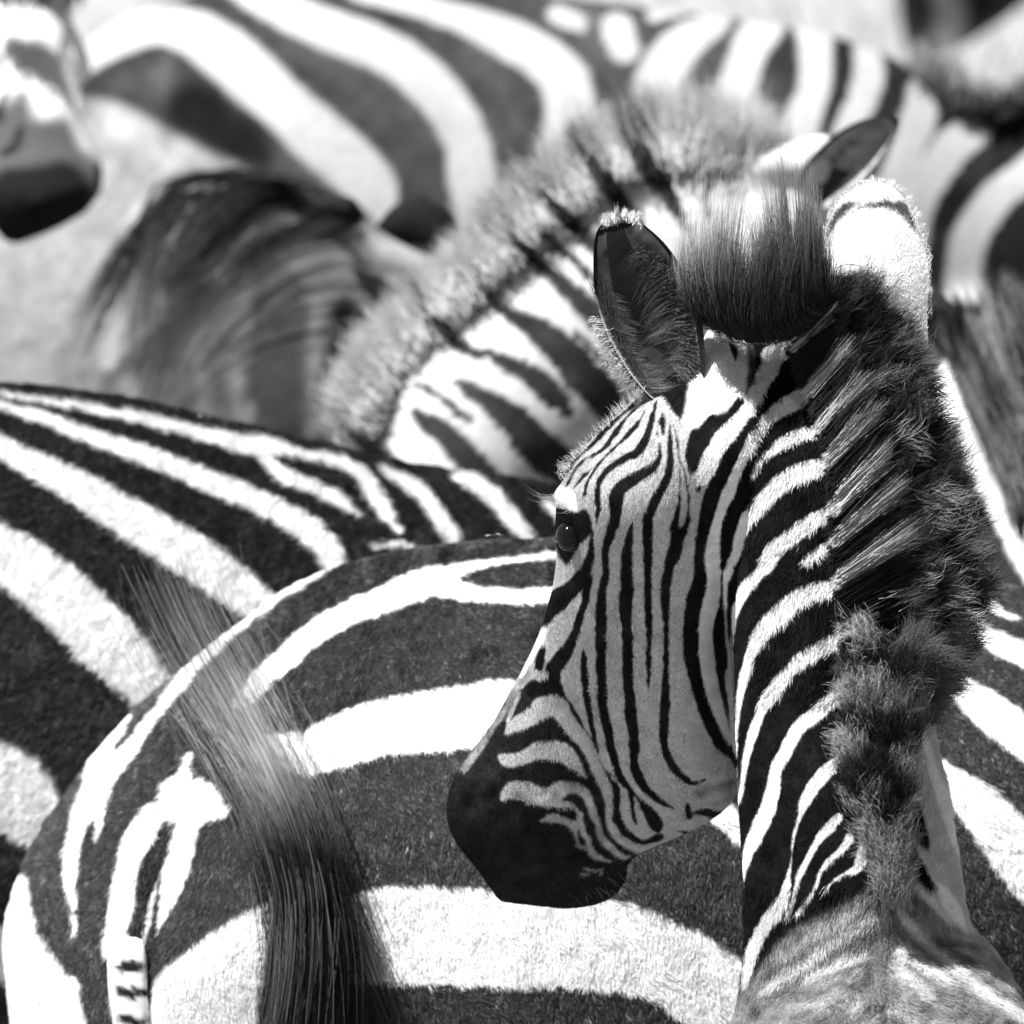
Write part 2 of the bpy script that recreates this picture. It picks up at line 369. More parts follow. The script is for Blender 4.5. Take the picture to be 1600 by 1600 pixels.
# head ground colour: pale, set darker than the neck to deepen cheek shade
cA.poly(Gc, [(1014,596),(1040,625),(1062,655),(1090,655),(1084,700),(1078,740),(1100,725),(1122,697),(1130,720),(1112,760),(1100,800),(1090,840),(1088,900),(1110,1000),(1130,1090),(1150,1180),(1152,1240),(1148,1275),(1110,1300),(1060,1312),(1010,1335),(1000,1318),(968,1280),(940,1230),(925,1180),(905,1120),(880,1085),(858,1064),(830,1062),(812,1075),(795,1050),(830,980),(845,900),(855,860),(850,800),(852,755),(868,738),(900,700),(950,640)])
# forehead and cheek: black stripes
for p in [
 [(1016,603,3),(996,626,5),(980,642,4),(952,666,7),(936,684,7),(914,706,4),(900,720,3),(886,740,2),(878,752,2)],
 [(1008,626,2),(992,640,3),(978,654,5),(964,674,8),(957,682,8),(948,696,8),(934,708,6),(916,716,5),(902,730,4),(894,744,4),(884,763,3)],
 [(1007,644,2),(995,664,8),(980,680,7),(968,692,4),(952,708,4),(940,720,5),(928,736,5),(918,754,6),(914,772,5)],
 [(928,729,1),(914,742,7),(898,761,2)],
 [(1027,624,2),(1020,648,7),(1014,674,11),(1004,696,14),(994,708,15),(976,716,11),(958,728,11),(944,740,10),(935,756,9),(934,776,9),(935,796,8),(932,818,3)],
 [(1026,674,1),(1030,692,4),(1031,712,7),(1022,728,13),(1004,740,17),(984,752,20),(968,764,22),(962,780,22),(962,800,20),(958,820,18),(952,840,15),(946,860,12),(946,880,12),(946,900,11),(942,920,14),(940,950,18),(940,980,19),(939,1010,19),(939,1040,16),(941,1070,16),(943,1110,16),(949,1140,15),(955,1170,13),(961,1190,12),(970,1216,12),(984,1234,8),(987,1252,9),(990,1275,7),(995,1288,2)],
 [(984,1234,5),(996,1246,4),(1006,1258,12),(1018,1275,22),(1026,1290,20),(1028,1298,8)],
 [(988,818,4),(984,836,12),(980,860,17),(979,880,19),(979,900,20),(980,920,22),(977,942,22),(978,960,20),(980,990,17),(980,1020,17),(981,1060,16),(984,1095,18),(986,1120,19),(990,1155,17),(991,1190,15),(996,1210,17),(1006,1228,14),(1020,1242,12),(1036,1254,9),(1052,1262,3)],
 [(1036,648,4),(1036,662,8),(1037,678,3)],
 [(1047,660,1),(1047,680,6),(1047,700,10),(1047,724,12),(1042,746,14),(1030,770,16),(1020,790,16),(1012,810,16),(1012,840,17),(1012,870,14),(1012,900,12),(1013,940,12),(1014,980,11),(1014,1020,10),(1014,1050,7),(1013,1082,1)],
 [(1053,664,3),(1057,684,4),(1060,704,2),(1062,724,2),(1063,744,2),(1062,770,2),(1061,790,5),(1056,812,11),(1054,826,14)],
 [(1065,722,2),(1071,742,3),(1075,770,4),(1076,796,5),(1074,815,7),(1068,832,12)],
 [(1060,832,22),(1057,850,23),(1052,868,22),(1046,886,18),(1040,920,17),(1040,960,12),(1041,990,8),(1041,1020,9),(1040,1060,11),(1039,1100,16),(1037,1140,16),(1038,1165,13),(1044,1183,13),(1054,1200,13),(1070,1216,11),(1084,1223,8),(1102,1218,3)],
 [(1090,678,24),(1084,700,26),(1079,715,16),(1076,735,3)],
 [(1112,658,22),(1098,672,20),(1134,645,12)],
 [(1245,592,15),(1220,607,22),(1195,632,15),(1175,660,15),(1155,685,15),(1137,715,18),(1125,740,20),(1115,765,22),(1107,790,24),(1100,825,21),(1095,862,21),(1095,890,21),(1092,914,25),(1086,940,26),(1081,970,26),(1080,1000,27),(1083,1040,24),(1090,1070,20),(1098,1100,20),(1106,1120,20),(1118,1146,20),(1132,1167,19),(1146,1180,14),(1150,1192,6)],
 [(1131,860,6),(1129,910,3),(1128,940,4),(1126,970,12),(1125,1000,19),(1127,1030,17),(1127,1060,11),(1132,1097,7),(1140,1142,3)],
 [(911,1012,2),(912,1030,9),(914,1060,12),(917,1090,11),(922,1120,9),(926,1140,8),(933,1170,5),(940,1195,3),(952,1215,6),(962,1232,13),(962,1260,14),(966,1282,14),(976,1298,14),(990,1310,12),(1008,1316,8),(1028,1308,13),(1036,1306,5)],
 [(926,830,4),(924,860,10),(921,875,16),(914,892,20),(900,912,26),(880,930,32),(866,944,32),(852,968,14)],
 [(920,900,14),(914,940,12),(906,964,12),(898,988,14),(888,1012,20),(876,1030,24),(864,1046,26),(862,1062,28),(850,1078,24),(834,1082,22),(818,1092,20),(804,1114,8)],
 [(868,1062,18),(878,1086,12),(896,1112,8),(910,1138,6),(920,1150,3),(928,1162,4),(934,1184,3),(948,1204,3),(966,1220,3),(980,1232,3)],
 [(847,1014,14),(843,1042,14)],
 [(1074,1258,8),(1078,1274,12)], [(1090,1268,8),(1110,1270,15),(1130,1274,13),(1150,1272,4)], [(1060,1298,4),(1080,1302,5)],
 [(1098,750,6),(1091,764,7)],
]: S(BK, p)
S(0.22, [(1080,1240,8),(1105,1235,14),(1145,1222,14)], 5); S(0.3, [(1120,1255,6),(1146,1240,8)], 4)
S(0.25, [(1124,1090,5),(1136,1135,9),(1142,1160,7)], 5)  # grey shading lines beside the jaw, painted into the coat
# eye socket
cA.poly(BK, [(862,785),(880,790),(900,799),(918,796),(926,828),(912,845),(899,856),(892,876),(882,880),(870,860),(866,830)])
cA.poly(WH, [(858,756),(875,758),(892,764),(900,778),(903,798),(888,796),(872,784),(859,772)])
# muzzle
cA.poly(0.010, [(812,1075),(834,1090),(862,1078),(880,1085),(905,1120),(925,1165),(945,1210),(960,1250),(968,1290),(985,1318),(1008,1332),(1000,1345),(985,1440),(700,1440),(670,1250),(720,1190),(770,1130),(790,1090)])
for v, p in [
 (Gc,[(790,1146,3),(802,1134,18),(826,1122,26),(850,1104,32),(870,1104,32),(882,1120,26),(900,1144,22),(916,1164,20),(926,1184,18),(938,1212,18),(948,1236,14),(952,1260,11),(952,1280,11),(960,1300,12),(976,1316,12),(998,1326,12),(1014,1330,6)]),
 (Gc*.9,[(782,1182,8),(794,1188,20),(814,1184,20),(838,1174,26),(860,1172,30),(880,1176,30),(894,1188,22),(904,1198,14),(916,1216,2)]),
 (Gc*.85,[(786,1246,8),(798,1236,24),(820,1236,30),(842,1244,30),(860,1244,32),(876,1232,26),(894,1230,16),(910,1236,15),(920,1252,14),(928,1272,12),(935,1288,9),(938,1304,9),(948,1318,10),(964,1332,9),(976,1339,5),(986,1338,2)]),
 (Gc*.85,[(870,1256,10),(890,1258,7),(904,1268,7),(908,1286,8),(912,1302,7),(920,1312,6),(924,1330,9),(934,1338,9),(946,1344,4),(956,1346,2)]),
 (.3,[(846,1282,4),(864,1278,13),(882,1282,9),(896,1290,13),(900,1302,4),(904,1318,4),(916,1326,4),(924,1334,4)]),
 (.22,[(914,1356,3),(928,1360,3),(942,1358,2)]), (.15,[(908,1366,2),(922,1367,2)]), (.2,[(938,1366,3),(942,1363,2)]),
 (.28,[(810,1084,7),(802,1106,7),(794,1126,5)]),
 (.16,[(822,1050,14),(800,1086,13),(782,1116,14),(762,1146,13),(746,1172,12),(726,1200,10)]),
]: S(v, p, 2.0 if v < .4 else None)
# eye-side piece of the nose and the pale nose bridge
S(Gc, [(852,1052,8),(841,1058,12)]); S(WH, [(852,985,8),(842,1005,10),(828,1030,8),(815,1055,4)], 2)
# neck: pale stripes
for p in [
 [(1250,536,22),(1225,548,26),(1207,556,34),(1205,570,32),(1190,595,27),(1175,625,22),(1160,650,22),(1140,673,28),(1122,697,27),(1108,722,28),(1098,748,22)],
 [(1262,612,26),(1252,620,27),(1225,635,27),(1200,655,22),(1180,680,18),(1165,707,14),(1152,737,15),(1140,765,18),(1130,790,16),(1121,815,14),(1115,850,21),(1114,880,23),(1116,910,21),(1112,940,24),(1106,960,24),(1103,990,21),(1105,1030,23),(1112,1070,21),(1120,1100,18),(1130,1130,13),(1142,1158,6)],
 [(1286,668,16),(1278,672,17),(1255,677,19),(1230,687,18),(1205,705,15),(1187,720,12),(1175,742,4)],
 [(1306,721,18),(1300,723,19),(1275,730,27),(1245,740,30),(1220,755,30),(1200,775,27),(1182,795,22),(1167,812,22),(1157,837,18),(1151,862,15),(1142,882,13),(1136,900,12),(1133,917,6),(1134,960,4),(1136,997,4),(1140,1030,5),(1139,1055,12),(1141,1085,10),(1144,1110,9),(1146,1147,8),(1150,1180,4)],
 [(1310,793,16),(1282,807,22),(1257,822,25),(1232,842,25),(1210,860,27),(1200,880,26),(1185,897,20),(1167,917,19),(1155,940,15),(1148,960,9),(1146,985,6),(1143,1010,3),(1141,1030,1)],
 [(1307,847,14),(1285,858,15),(1262,873,12),(1254,878,5)],
 [(1312,914,20),(1285,920,25),(1260,927,27),(1235,942,27),(1217,960,30),(1200,975,28),(1185,997,24),(1175,1020,17),(1169,1040,17),(1162,1060,15),(1157,1085,10),(1154,1110,6),(1152,1135,3),(1151,1172,3)],
 [(1322,990,20),(1300,1005,24),(1275,1017,24),(1255,1027,24),(1240,1042,20),(1222,1060,20),(1210,1080,24),(1197,1095,20),(1187,1117,15),(1177,1145,15),(1170,1170,12),(1165,1192,10),(1160,1222,7),(1155,1250,5)],
 [(1320,1076,18),(1290,1100,22),(1270,1120,22),(1250,1135,22),(1237,1155,20),(1225,1180,20),(1212,1202,19),(1207,1237,22),(1197,1270,26),(1185,1295,26),(1175,1317,20),(1167,1340,14),(1162,1362,8),(1159,1385,4),(1157,1412,1)],
 [(1315,1186,18),(1290,1207,22),(1270,1232,20),(1257,1255,17),(1250,1275,6),(1240,1307,2),(1237,1340,2),(1234,1360,3),(1230,1380,12),(1222,1407,20),(1210,1425,24),(1195,1447,22),(1182,1470,20),(1175,1495,17),(1170,1520,12),(1166,1537,5)],
 [(1310,1277,12),(1295,1295,15),(1277,1315,12),(1262,1342,9),(1252,1362,8),(1245,1380,5),(1240,1405,3),(1230,1430,4)],
 [(1327,1310,15),(1315,1327,10),(1295,1345,7),(1282,1362,6),(1277,1380,6),(1265,1400,4),(1255,1415,5),(1244,1430,6)],
 [(1347,1287,8),(1350,1312,10),(1347,1340,18),(1340,1357,14),(1320,1365,5),(1305,1375,4),(1292,1387,3)],
]: S(0.66, p)
S(0.06, [(1172,538,10),(1173,570,18),(1168,598,14)], 2)
# ear base and poll
cA.poly(0.62, [(1098,500),(1125,515),(1150,530),(1166,545),(1168,590),(1160,625),(1140,640),(1115,650),(1090,668),(1074,664),(1070,640)], 2)
S(BK, [(1140,536,4),(1147,548,9),(1150,562,4)]); S(BK, [(1156,628,13),(1142,642,10)]); S(BK, [(1115,658,22),(1104,668,20)])
S(WH, [(1140,524,7),(1158,530,11),(1180,530,11),(1200,520,8)])
# right side of the neck and the blades of the shoulder
cA.poly(0.5, [(1425,1110),(1475,1100),(1530,1250),(1580,1540),(1480,1470),(1440,1400),(1415,1350),(1418,1200)], 3)  # base tone raised to make up for sun missing on this side
for p in [[(1440,1150,10),(1447,1167,12),(1455,1200,15),(1475,1250,20),(1487,1300,15),(1497,1335,5)],
 [(1467,1380,8),(1480,1407,24),(1492,1430,22),(1502,1448,8)]]: S(0.75, p, 2)
for p in [[(1430,1257,15),(1432,1280,24),(1440,1305,20),(1447,1322,3)], [(1427,1327,8),(1430,1345,20),(1437,1365,24),(1452,1382,14)]]: S(BK, p, 2)
BKG = 0.20
cA.poly(BKG, [(1400,1352),(1340,1398),(1275,1432),(1225,1462),(1182,1518),(1150,1560),(1040,1720),(1040,1790),(1750,1790),(1750,1600),(1600,1500),(1520,1462),(1470,1420),(1420,1362)], 4)
for wd, p in [(.50,[(1340,1420,10),(1305,1442,14),(1280,1457,14),(1255,1472,11),(1225,1492,8)]),
 (.60,[(1365,1434,16),(1325,1457,18),(1290,1480,16),(1250,1510,15),(1217,1530,15),(1195,1545,10)]),
 (.50,[(1350,1485,14),(1320,1502,20),(1290,1515,16),(1260,1528,10)]),
 (.38,[(1312,1552,16),(1280,1566,14),(1240,1572,8)]),
 (.60,[(1410,1362,8),(1442,1393,11),(1467,1418,11),(1485,1440,8)]),
 (.58,[(1395,1418,12),(1430,1452,16),(1455,1482,16),(1487,1512,17),(1520,1540,20),(1545,1556,18),(1600,1590,18)]),
 (.55,[(1390,1474,16),(1418,1488,22),(1447,1510,20),(1480,1532,12)]),
 (.50,[(1487,1455,8),(1530,1472,10),(1570,1500,12)]), (.42,[(1405,1515,16),(1430,1535,18),(1450,1560,12)]),
 (.42,[(1490,1480,7),(1525,1495,10),(1560,1520,8)])]: S(wd, p, 5)
for p in [[(1392,1390,14),(1380,1430,14),(1372,1470,16),(1362,1500,16),(1352,1530,30),(1380,1560,40)]]: S(0.15, p, 6)

cA.wear(.25, 22, 901)
A = empty('zebra', (0.33, -0.45, 0), 'foremost zebra with its head turned left, fluffy mane towards us', 'zebra', GROUP)
head = ploft([
 (1050,560,1215,505,0.03,.03),(1024,590,1235,540,0.02,.055),(985,630,1242,625,0.005,.085),(930,682,1235,720,-0.01,.098),(882,746,1205,810,-0.012,.100),(869,800,1180,865,0.0,.100),(868,845,1160,930,0.02,.093),(870,885,1142,1000,0.044,.088),(858,940,1144,1090,0.07,.085),
 (843,990,1150,1180,0.098,.080),(824,1032,1145,1250,0.122,.072),(804,1068,1088,1294,0.145,.060),(765,1138,1010,1328,0.17,.055),(716,1202,982,1348,0.19,.058),(697,1265,978,1370,0.21,.058),(710,1312,966,1392,0.222,.052),(746,1358,936,1412,0.232,.042),(780,1408,890,1420,0.24,.022)], 90, 64, 2.15)
neck = ploft([
 (1140,520,1290,455,0.03,.03),(1120,570,1330,520,0.02,.05),(1120,650,1360,600,-0.0,.065),(1125,760,1395,720,-0.025,.075),(1135,880,1415,850,-0.04,.08),(1146,1000,1430,980,-0.05,.085),(1149,1120,1450,1110,-0.055,.09),(1153,1230,1478,1225,-0.055,.10),(1159,1330,1494,1330,-0.05,.11),(1165,1430,1510,1430,-0.04,.125),(1160,1540,1540,1540,-0.02,.14),(1130,1700,1610,1700,0.0,.16),(1150,1950,1600,1950,0.03,.15)], 70, 56, 2.0)
earb = ploft([(1078,668,1150,655,-.04,.03),(1084,620,1166,612,-.035,.034),(1092,570,1168,570,-.02,.034),(1100,530,1158,535,-.005,.026),(1108,510,1140,518,.0,.015)], 20, 24)
lid = ploft([(862,770,872,762,.0,.006),(870,778,890,766,-.035,.012),(886,788,902,776,-.045,.012),(900,796,908,788,-.05,.005)], 14, 16)
wx = float(W(1395, 1400, 0.)[0])
yw, zw = W(1395, 1395, -0.02)[1:]
trunk = wloft([((wx, yw+.22, zw-.42), (.09, 0, 0), (0, 0, .16)), ((wx, yw+.10, zw-.33), (.15, 0, 0), (0, .03, .27)), ((wx, yw-.03, zw-.305), (.165, 0, 0), (0, 0, .30)),
 ((wx, yw-.18, zw-.32), (.19, 0, 0), (0, 0, .305)), ((wx-.01, yw-.40, zw-.36), (.23, 0, 0), (0, 0, .30)), ((wx-.02, yw-.70, zw-.40), (.26, 0, 0), (0, 0, .31)),
 ((wx-.03, yw-1.0, zw-.36), (.235, 0, 0), (0, 0, .29)), ((wx-.03, yw-1.17, zw-.38), (.16, 0, 0), (0, 0, .24)), ((wx-.03, yw-1.24, zw-.40), (.05, 0, 0), (0, 0, .10))], 60, 56)
legs = [leg(wx+sx*.8, yw+sy, zw-.62, .085 if sy > -.5 else .12) for sx in (-.13, .11) for sy in (.0, -1.03)]
bodA = body('body', [head, neck, earb, lid, trunk]+legs, cA, A, voxel=0.005, refine=2, smooth=6, box=(600, 440, 1640, 1640),
 sculpt=[(890,835,14,34,10,-.006),(884,822,9,14,0,.005),(915,880,40,16,-60,.006),(1075,1060,70,150,0,.010),(955,1010,12,120,0,-.003),(740,1255,26,16,-60,-.012),
         (752,1240,34,12,-50,.006),(800,1330,40,60,20,.006),(900,1330,70,8,-10,-.006),(1142,1120,6,160,0,-.008),(1120,1225,40,10,10,-.005),(1080,1262,60,8,8,.004),
         (940,1150,60,10,62,.004),(965,1190,55,6,62,-.003),(1090,790,30,50,0,-.004),(1010,640,10,40,30,.003)])
flow_head = lambda x, y: ((-.25-.5*np.clip((x-1000)/400, -1, 1)*(y > 1180)), np.ones_like(x))
def flowA(x, y):
    fx = np.where(y > 1400, 0.15*np.sign(x-1390), -0.15); fy = np.ones_like(x)
    fn = (x < 960) & (y < 1100); fx = np.where(fn, -.45, fx); return fx, fy
keepA = lambda x, y: (x > 640) & (y > 430)
fur('coat_hair', bodA, cA, A, 170000, flowA, length=.0032, lift=.20, rad=.00017, box=(640, 440, 1620, 1620), jit=.7, keep=lambda x, y: keepA(x, y) & ((x < 1150) | (y < 1440)), seed=21)
fur('neck_hair', bodA, cA, A, 90000, flowA, length=.0065, lift=.42, rad=.00020, box=(1145, 560, 1620, 1640), jit=1.3, seed=22,
    keep=lambda x, y: (y > 1380) | ((x > 1170) & (y < 1100)) | (x > 1400))
# fuzz along the forehead line
strands('forehead_hair', A, [(1014,604,.0),(985,632,.0),(950,664,0),(915,700,0),(893,724,0),(880,745,0)], [(1000,596,.0),(974,618,.0),(940,650,0),(902,690,0),(880,715,0),(868,740,0)],
        700, lambda s, r, t, p, g: np.full((len(s), len(t)), .5)*g.uniform(.2, 1.3, len(s))[:, None], k=4, rad=.00012, rj=(4, 4, .02), tj=(4, 4, .01), clumps=40, cf=.3, lr=(.3, 1.1), seed=31, curl=1)
# ears
def colL(u, v, X, Y):
    f = np.full(u.shape, .19) + .07*vnoise(X, Y, 12, 3)
    f = np.where(np.abs(v+.25) < .35, .05, f)
    f = np.where((v > .80+.1*u), .008, f); f = np.where(u > .89+.03*v, .008, f); f = np.where((v < -.88) & (u > .62), .008, f)
    f = np.where((v < -.80) & (u < .55), .45, f); f = np.where((u > .975), .45, f)
    b = np.where(u > .9, .05, .7); b = np.where(u > .97, .6, b); return np.clip(f, .006, 1), b
EL = [(1062,668),(1040,640),(1008,612),(975,570),(946,515),(930,460),(927,410),(931,365),(948,342)]
ER = [(1082,668),(1094,625),(1101,580),(1100,530),(1093,485),(1075,435),(1045,388),(1015,358),(985,338)]
earL = ear_sheet('ear', A, EL, ER, -.055, .040, .006, colL, tilt=.0)
earL['label'] = 'left ear, its dark hollow turned to us, black rim and white tip'
def darkh(v0, v1):
    def f(s, r, t, p, g): return (v0+(v1-v0)*t)[None]*g.uniform(.5, 1.4, len(s))[:, None]
    return f
strands('ear_hair', earL, [(935,430,-.052),(945,500,-.05),(975,560,-.05),(1010,605,-.05),(1040,635,-.05)], [(985,490,-.035),(1000,545,-.035),(1030,590,-.04),(1055,620,-.045),(1068,650,-.05)],
        1500, darkh(.08, .2), k=5, rad=.00018, rj=(8, 8, .002), tj=(12, 12, .006), clumps=40, cf=.55, bend=(-6, 8, 0), seed=32)
strands('ear_hair', earL, [(1000,390,-.05),(1040,430,-.05),(1065,480,-.045),(1078,540,-.045),(1080,600,-.05)], [(975,430,-.03),(990,480,-.02),(1010,520,-.02),(1040,550,-.03),(1062,590,-.045)],
        1300, darkh(.07, .12), k=5, rad=.00018, rj=(8, 8, .003), tj=(12, 12, .006), clumps=30, cf=.5, bend=(0, -6, 0), seed=33)
strands('ear_hair', earL, [(935,500,-.052),(950,540,-.052),(975,580,-.05),(1005,618,-.05)], [(918,500,-.05),(934,546,-.05),(962,592,-.05),(996,632,-.05)],
        700, darkh(.5, .6), k=4, rad=.00016, rj=(6, 6, .004), tj=(6, 6, .004), clumps=50, cf=.4, seed=34, lr=(.3, 1.1))
strands('ear_tip_hair', earL, [(943,352,-.05),(960,345,-.05),(985,343,-.05),(1002,356,-.05)], [(938,338,-.052),(958,327,-.052),(986,330,-.052),(1006,344,-.052)],
        1300, darkh(.5, .7), k=4, rad=.0002, rj=(3, 3, .004), tj=(4, 4, .004), clumps=12, cf=.5, seed=35, lr=(.4, 1.1))
cR = Coat(.82, rough=1.2, seed=920, soft=3)
for p in [[(1284,392,4),(1292,368,12),(1306,342,16),(1326,324,16),(1340,320,9)], [(1356,324,10),(1378,322,14),(1400,322,18),(1416,332,20),(1428,352,8)]]: cR.stroke(.06, p, 4)
cR.stroke(.3, [(1338,322,8),(1358,324,8)], 4)
def colR(u, v, X, Y):
    f = np.full(u.shape, .85); yb = 330+6*np.abs(v); band = np.exp(-((Y-(322+20*np.abs(v)**2)-7*vnoise(X, Y, 7, 5))/15)**2)
    f = f*(1-.95*band*(np.abs(v) > .12)-.8*band*(np.abs(v) <= .12)); return cR.at(X, Y), np.full(u.shape, .2)
earR = ear_sheet('ear', A, [(1270,560),(1290,470),(1284,410),(1289,365),(1304,326),(1330,298),(1360,284)], [(1452,590),(1448,500),(1450,430),(1441,372),(1422,326),(1396,295),(1370,284)],
                 .0, -.028, .006, colR, tilt=.07)
fur('ear_hair', earR, cR, earR, 22000, lambda x, y: (.15+0*x, -1+0*x), length=.004, lift=.14, rad=.00014, jit=1.5, seed=39)
earR['label'] = 'right ear seen from its white back, grey band below the tip'
strands('ear_hair', earR, [(1290,470,.02),(1286,400,.02),(1304,330,.02),(1350,287,.02),(1395,292,.02),(1425,330,.02),(1448,400,.02),(1450,500,.02)],
        [(1283,462,.02),(1279,392,.02),(1298,322,.02),(1348,279,.02),(1400,284,.02),(1433,322,.02),(1455,392,.02),(1457,492,.02)], 900, darkh(.7, .8), k=4, rad=.00014, rj=(3, 3, .003), tj=(2, 2, .003), seed=36)
sA = Surf(bodA)
ey = eyeball(A, 892, 838, sA.d(900, 838)+.010, .0135)
strands('eyelash', A, [(868,772,-.03),(885,782,-.045),(898,790,-.055)], [(812,762,-.06),(835,775,-.09),(850,790,-.10)], 34, darkh(.5, .5), k=5, rad=.00014, rj=(2, 2, .002), tj=(6, 8, .01), clumps=20, cf=.2, bend=(0, 8, 0), lr=(.35, .95), seed=37, curl=.5)
WR = [(760,1390),(860,1410),(930,1396),(966,1360),(995,1328)]
WR = [(x, y, sA.d(x, y-6)) for x, y in WR]
strands('whisker', A, WR, [(x+q, y+28, d-.01) for (x, y, d), q in zip(WR, (-12, 0, 22, 36, 34))], 34, darkh(.3, .5), k=5, rad=.00006, rj=(8, 8, .02), tj=(10, 8, .02), clumps=40, cf=.1, lr=(.3, 1), seed=38, curl=1)
# the mane: banded like the neck, white bands greyed to paint in shade, darker and paler tufts, pale tips
mm = Coat(.010, rough=2.0, seed=44, soft=2.5)
for v, p in [(.62,[(1240,545,20),(1262,515,22),(1288,470,22),(1310,400,18)]), (.45,[(1255,622,20),(1285,585,18),(1310,560,14),(1330,540,6)]),
 (.42,[(1275,672,16),(1300,640,20),(1325,605,22),(1350,575,10)]), (.42,[(1290,725,22),(1320,690,26),(1350,655,26),(1380,620,14)]),
 (.55,[(1300,800,20),(1325,760,30),(1350,735,36),(1380,715,24)]), (.5,[(1300,850,16),(1330,820,24),(1370,795,34),(1410,770,40),(1440,760,26)]),
 (.55,[(1305,912,20),(1335,885,30),(1370,860,40),(1410,838,36),(1430,830,20)]), (.5,[(1310,992,20),(1340,975,26),(1375,945,32),(1410,935,22),(1425,928,12)]),
 (.45,[(1370,950,14),(1420,945,10),(1460,930,8)]), (.30,[(1310,1080,20),(1340,1040,30),(1365,1010,30),(1395,1000,16)])]: mm.stroke(v, p)
def maneA(s, r, t, p, g):
    c = mm.at(r[:, 0], r[:, 1])[:, None]*np.ones((1, len(t)))
    nz = np.clip(.42+.55*vnoise(p[:, -2, 0], p[:, -2, 1]*1.8, 26, 77)+.12*g.standard_normal(len(s)), 0, 1)
    tip = ((.010+.62*nz**1.5)*np.clip((p[:, -1, 1]-430)/260, .28, 1))[:, None]
    m = np.clip((t[None]-.45)*1.9, 0, 1); return c*(1-m*.8)+tip*m*.8
def maneB(s, r, t, p, g):
    c = mm.at(r[:, 0], r[:, 1])*g.uniform(.75, 1.15, len(s)); return c[:, None]*(1-.25*t[None])
MR = [(1238,548,.02),(1262,605,.0),(1282,660,-.02),(1298,720,-.03),(1304,790,-.04),(1306,850,-.045),(1312,915,-.05),(1320,985,-.055),(1328,1035,-.06),(1338,1080,-.065)]
MR = [(x, y, min(sA.d(x-6, y, 0, d), d+.02)) for x, y, d in MR]
def lay(nm, f0, f1, n, seed, dr, dt, **kw):
    T = np.array([(1350,425,.0),(1400,480,.0),(1452,545,.0),(1482,615,.0),(1508,690,.0),(1530,760,.0),(1550,835,.0),(1556,905,.0),(1540,985,.0),(1500,1075,.0)], float); Rr = np.array(MR, float)
    T[:, 2] = dt; r = Rr + (T-Rr)*f0; r[:, 2] = Rr[:, 2]*(1-f0)+dr; t = Rr + (T-Rr)*f1; t[:, 2] = dt
    return strands(nm, A, r, t, n, maneA, k=6, seed=seed, **kw)
MB = [(68,-72),(62,-72),(66,-78),(72,-82),(80,-84),(98,-84),(108,-72),(100,-50),(80,-45),(60,-50)]
strands('mane', A, [(x-3, y, d-.012) for x, y, d in MR], [(x+u, y+v, -.07) for (x, y, d), (u, v) in zip(MR, MB)], 15000, maneB, k=6, rad=.00028, rj=(5, 5, .005), tj=(5, 5, .008), clumps=200, cf=.2, lr=(.45, 1.08), seed=41, curl=1.2)
g = np.random.default_rng(77); M = 760; s_ = g.random(M)**.95; f_ = .20+.72*g.random(M)**.75
Ra = crat(MR, s_); Ta = crat([(1350,425,.0),(1400,480,.0),(1452,545,.0),(1482,615,.0),(1508,690,.0),(1530,760,.0),(1550,835,.0),(1556,905,.0),(1540,985,.0),(1500,1075,.0)], s_)
cen = Ra*(1-f_[:, None])+Ta*f_[:, None]; keep_ = (f_ > .42) | (s_ > .9); cen = cen[keep_]; f_ = f_[keep_]; s_ = s_[keep_]; M = len(cen)
cen[:, 2] = -.055+.075*f_+.014*g.standard_normal(M); base_a = R(52)-R(48)*s_-R(12)*f_
nz = vnoise(cen[:, 0]*.9+cen[:, 1]*.6, cen[:, 1]*1.3, 24, 5)+.5*g.standard_normal(M); tone = np.where(nz > .05, .20+.22*np.clip(nz, 0, 1.4), .03)*np.clip((cen[:, 1]-420)/300, .25, 1)
tufts('mane', A, cen-np.array([18, -6, 0]), base_a+.2*g.standard_normal(M), g.uniform(46, 78, M)*(1-.25*f_), tone, 44, 78, spread=11)
lay('mane', .10, .82, 9000, 46, .03, .035, rad=.00034, rj=(26, 22, .012), tj=(22, 22, .02), clumps=60, cf=.4)
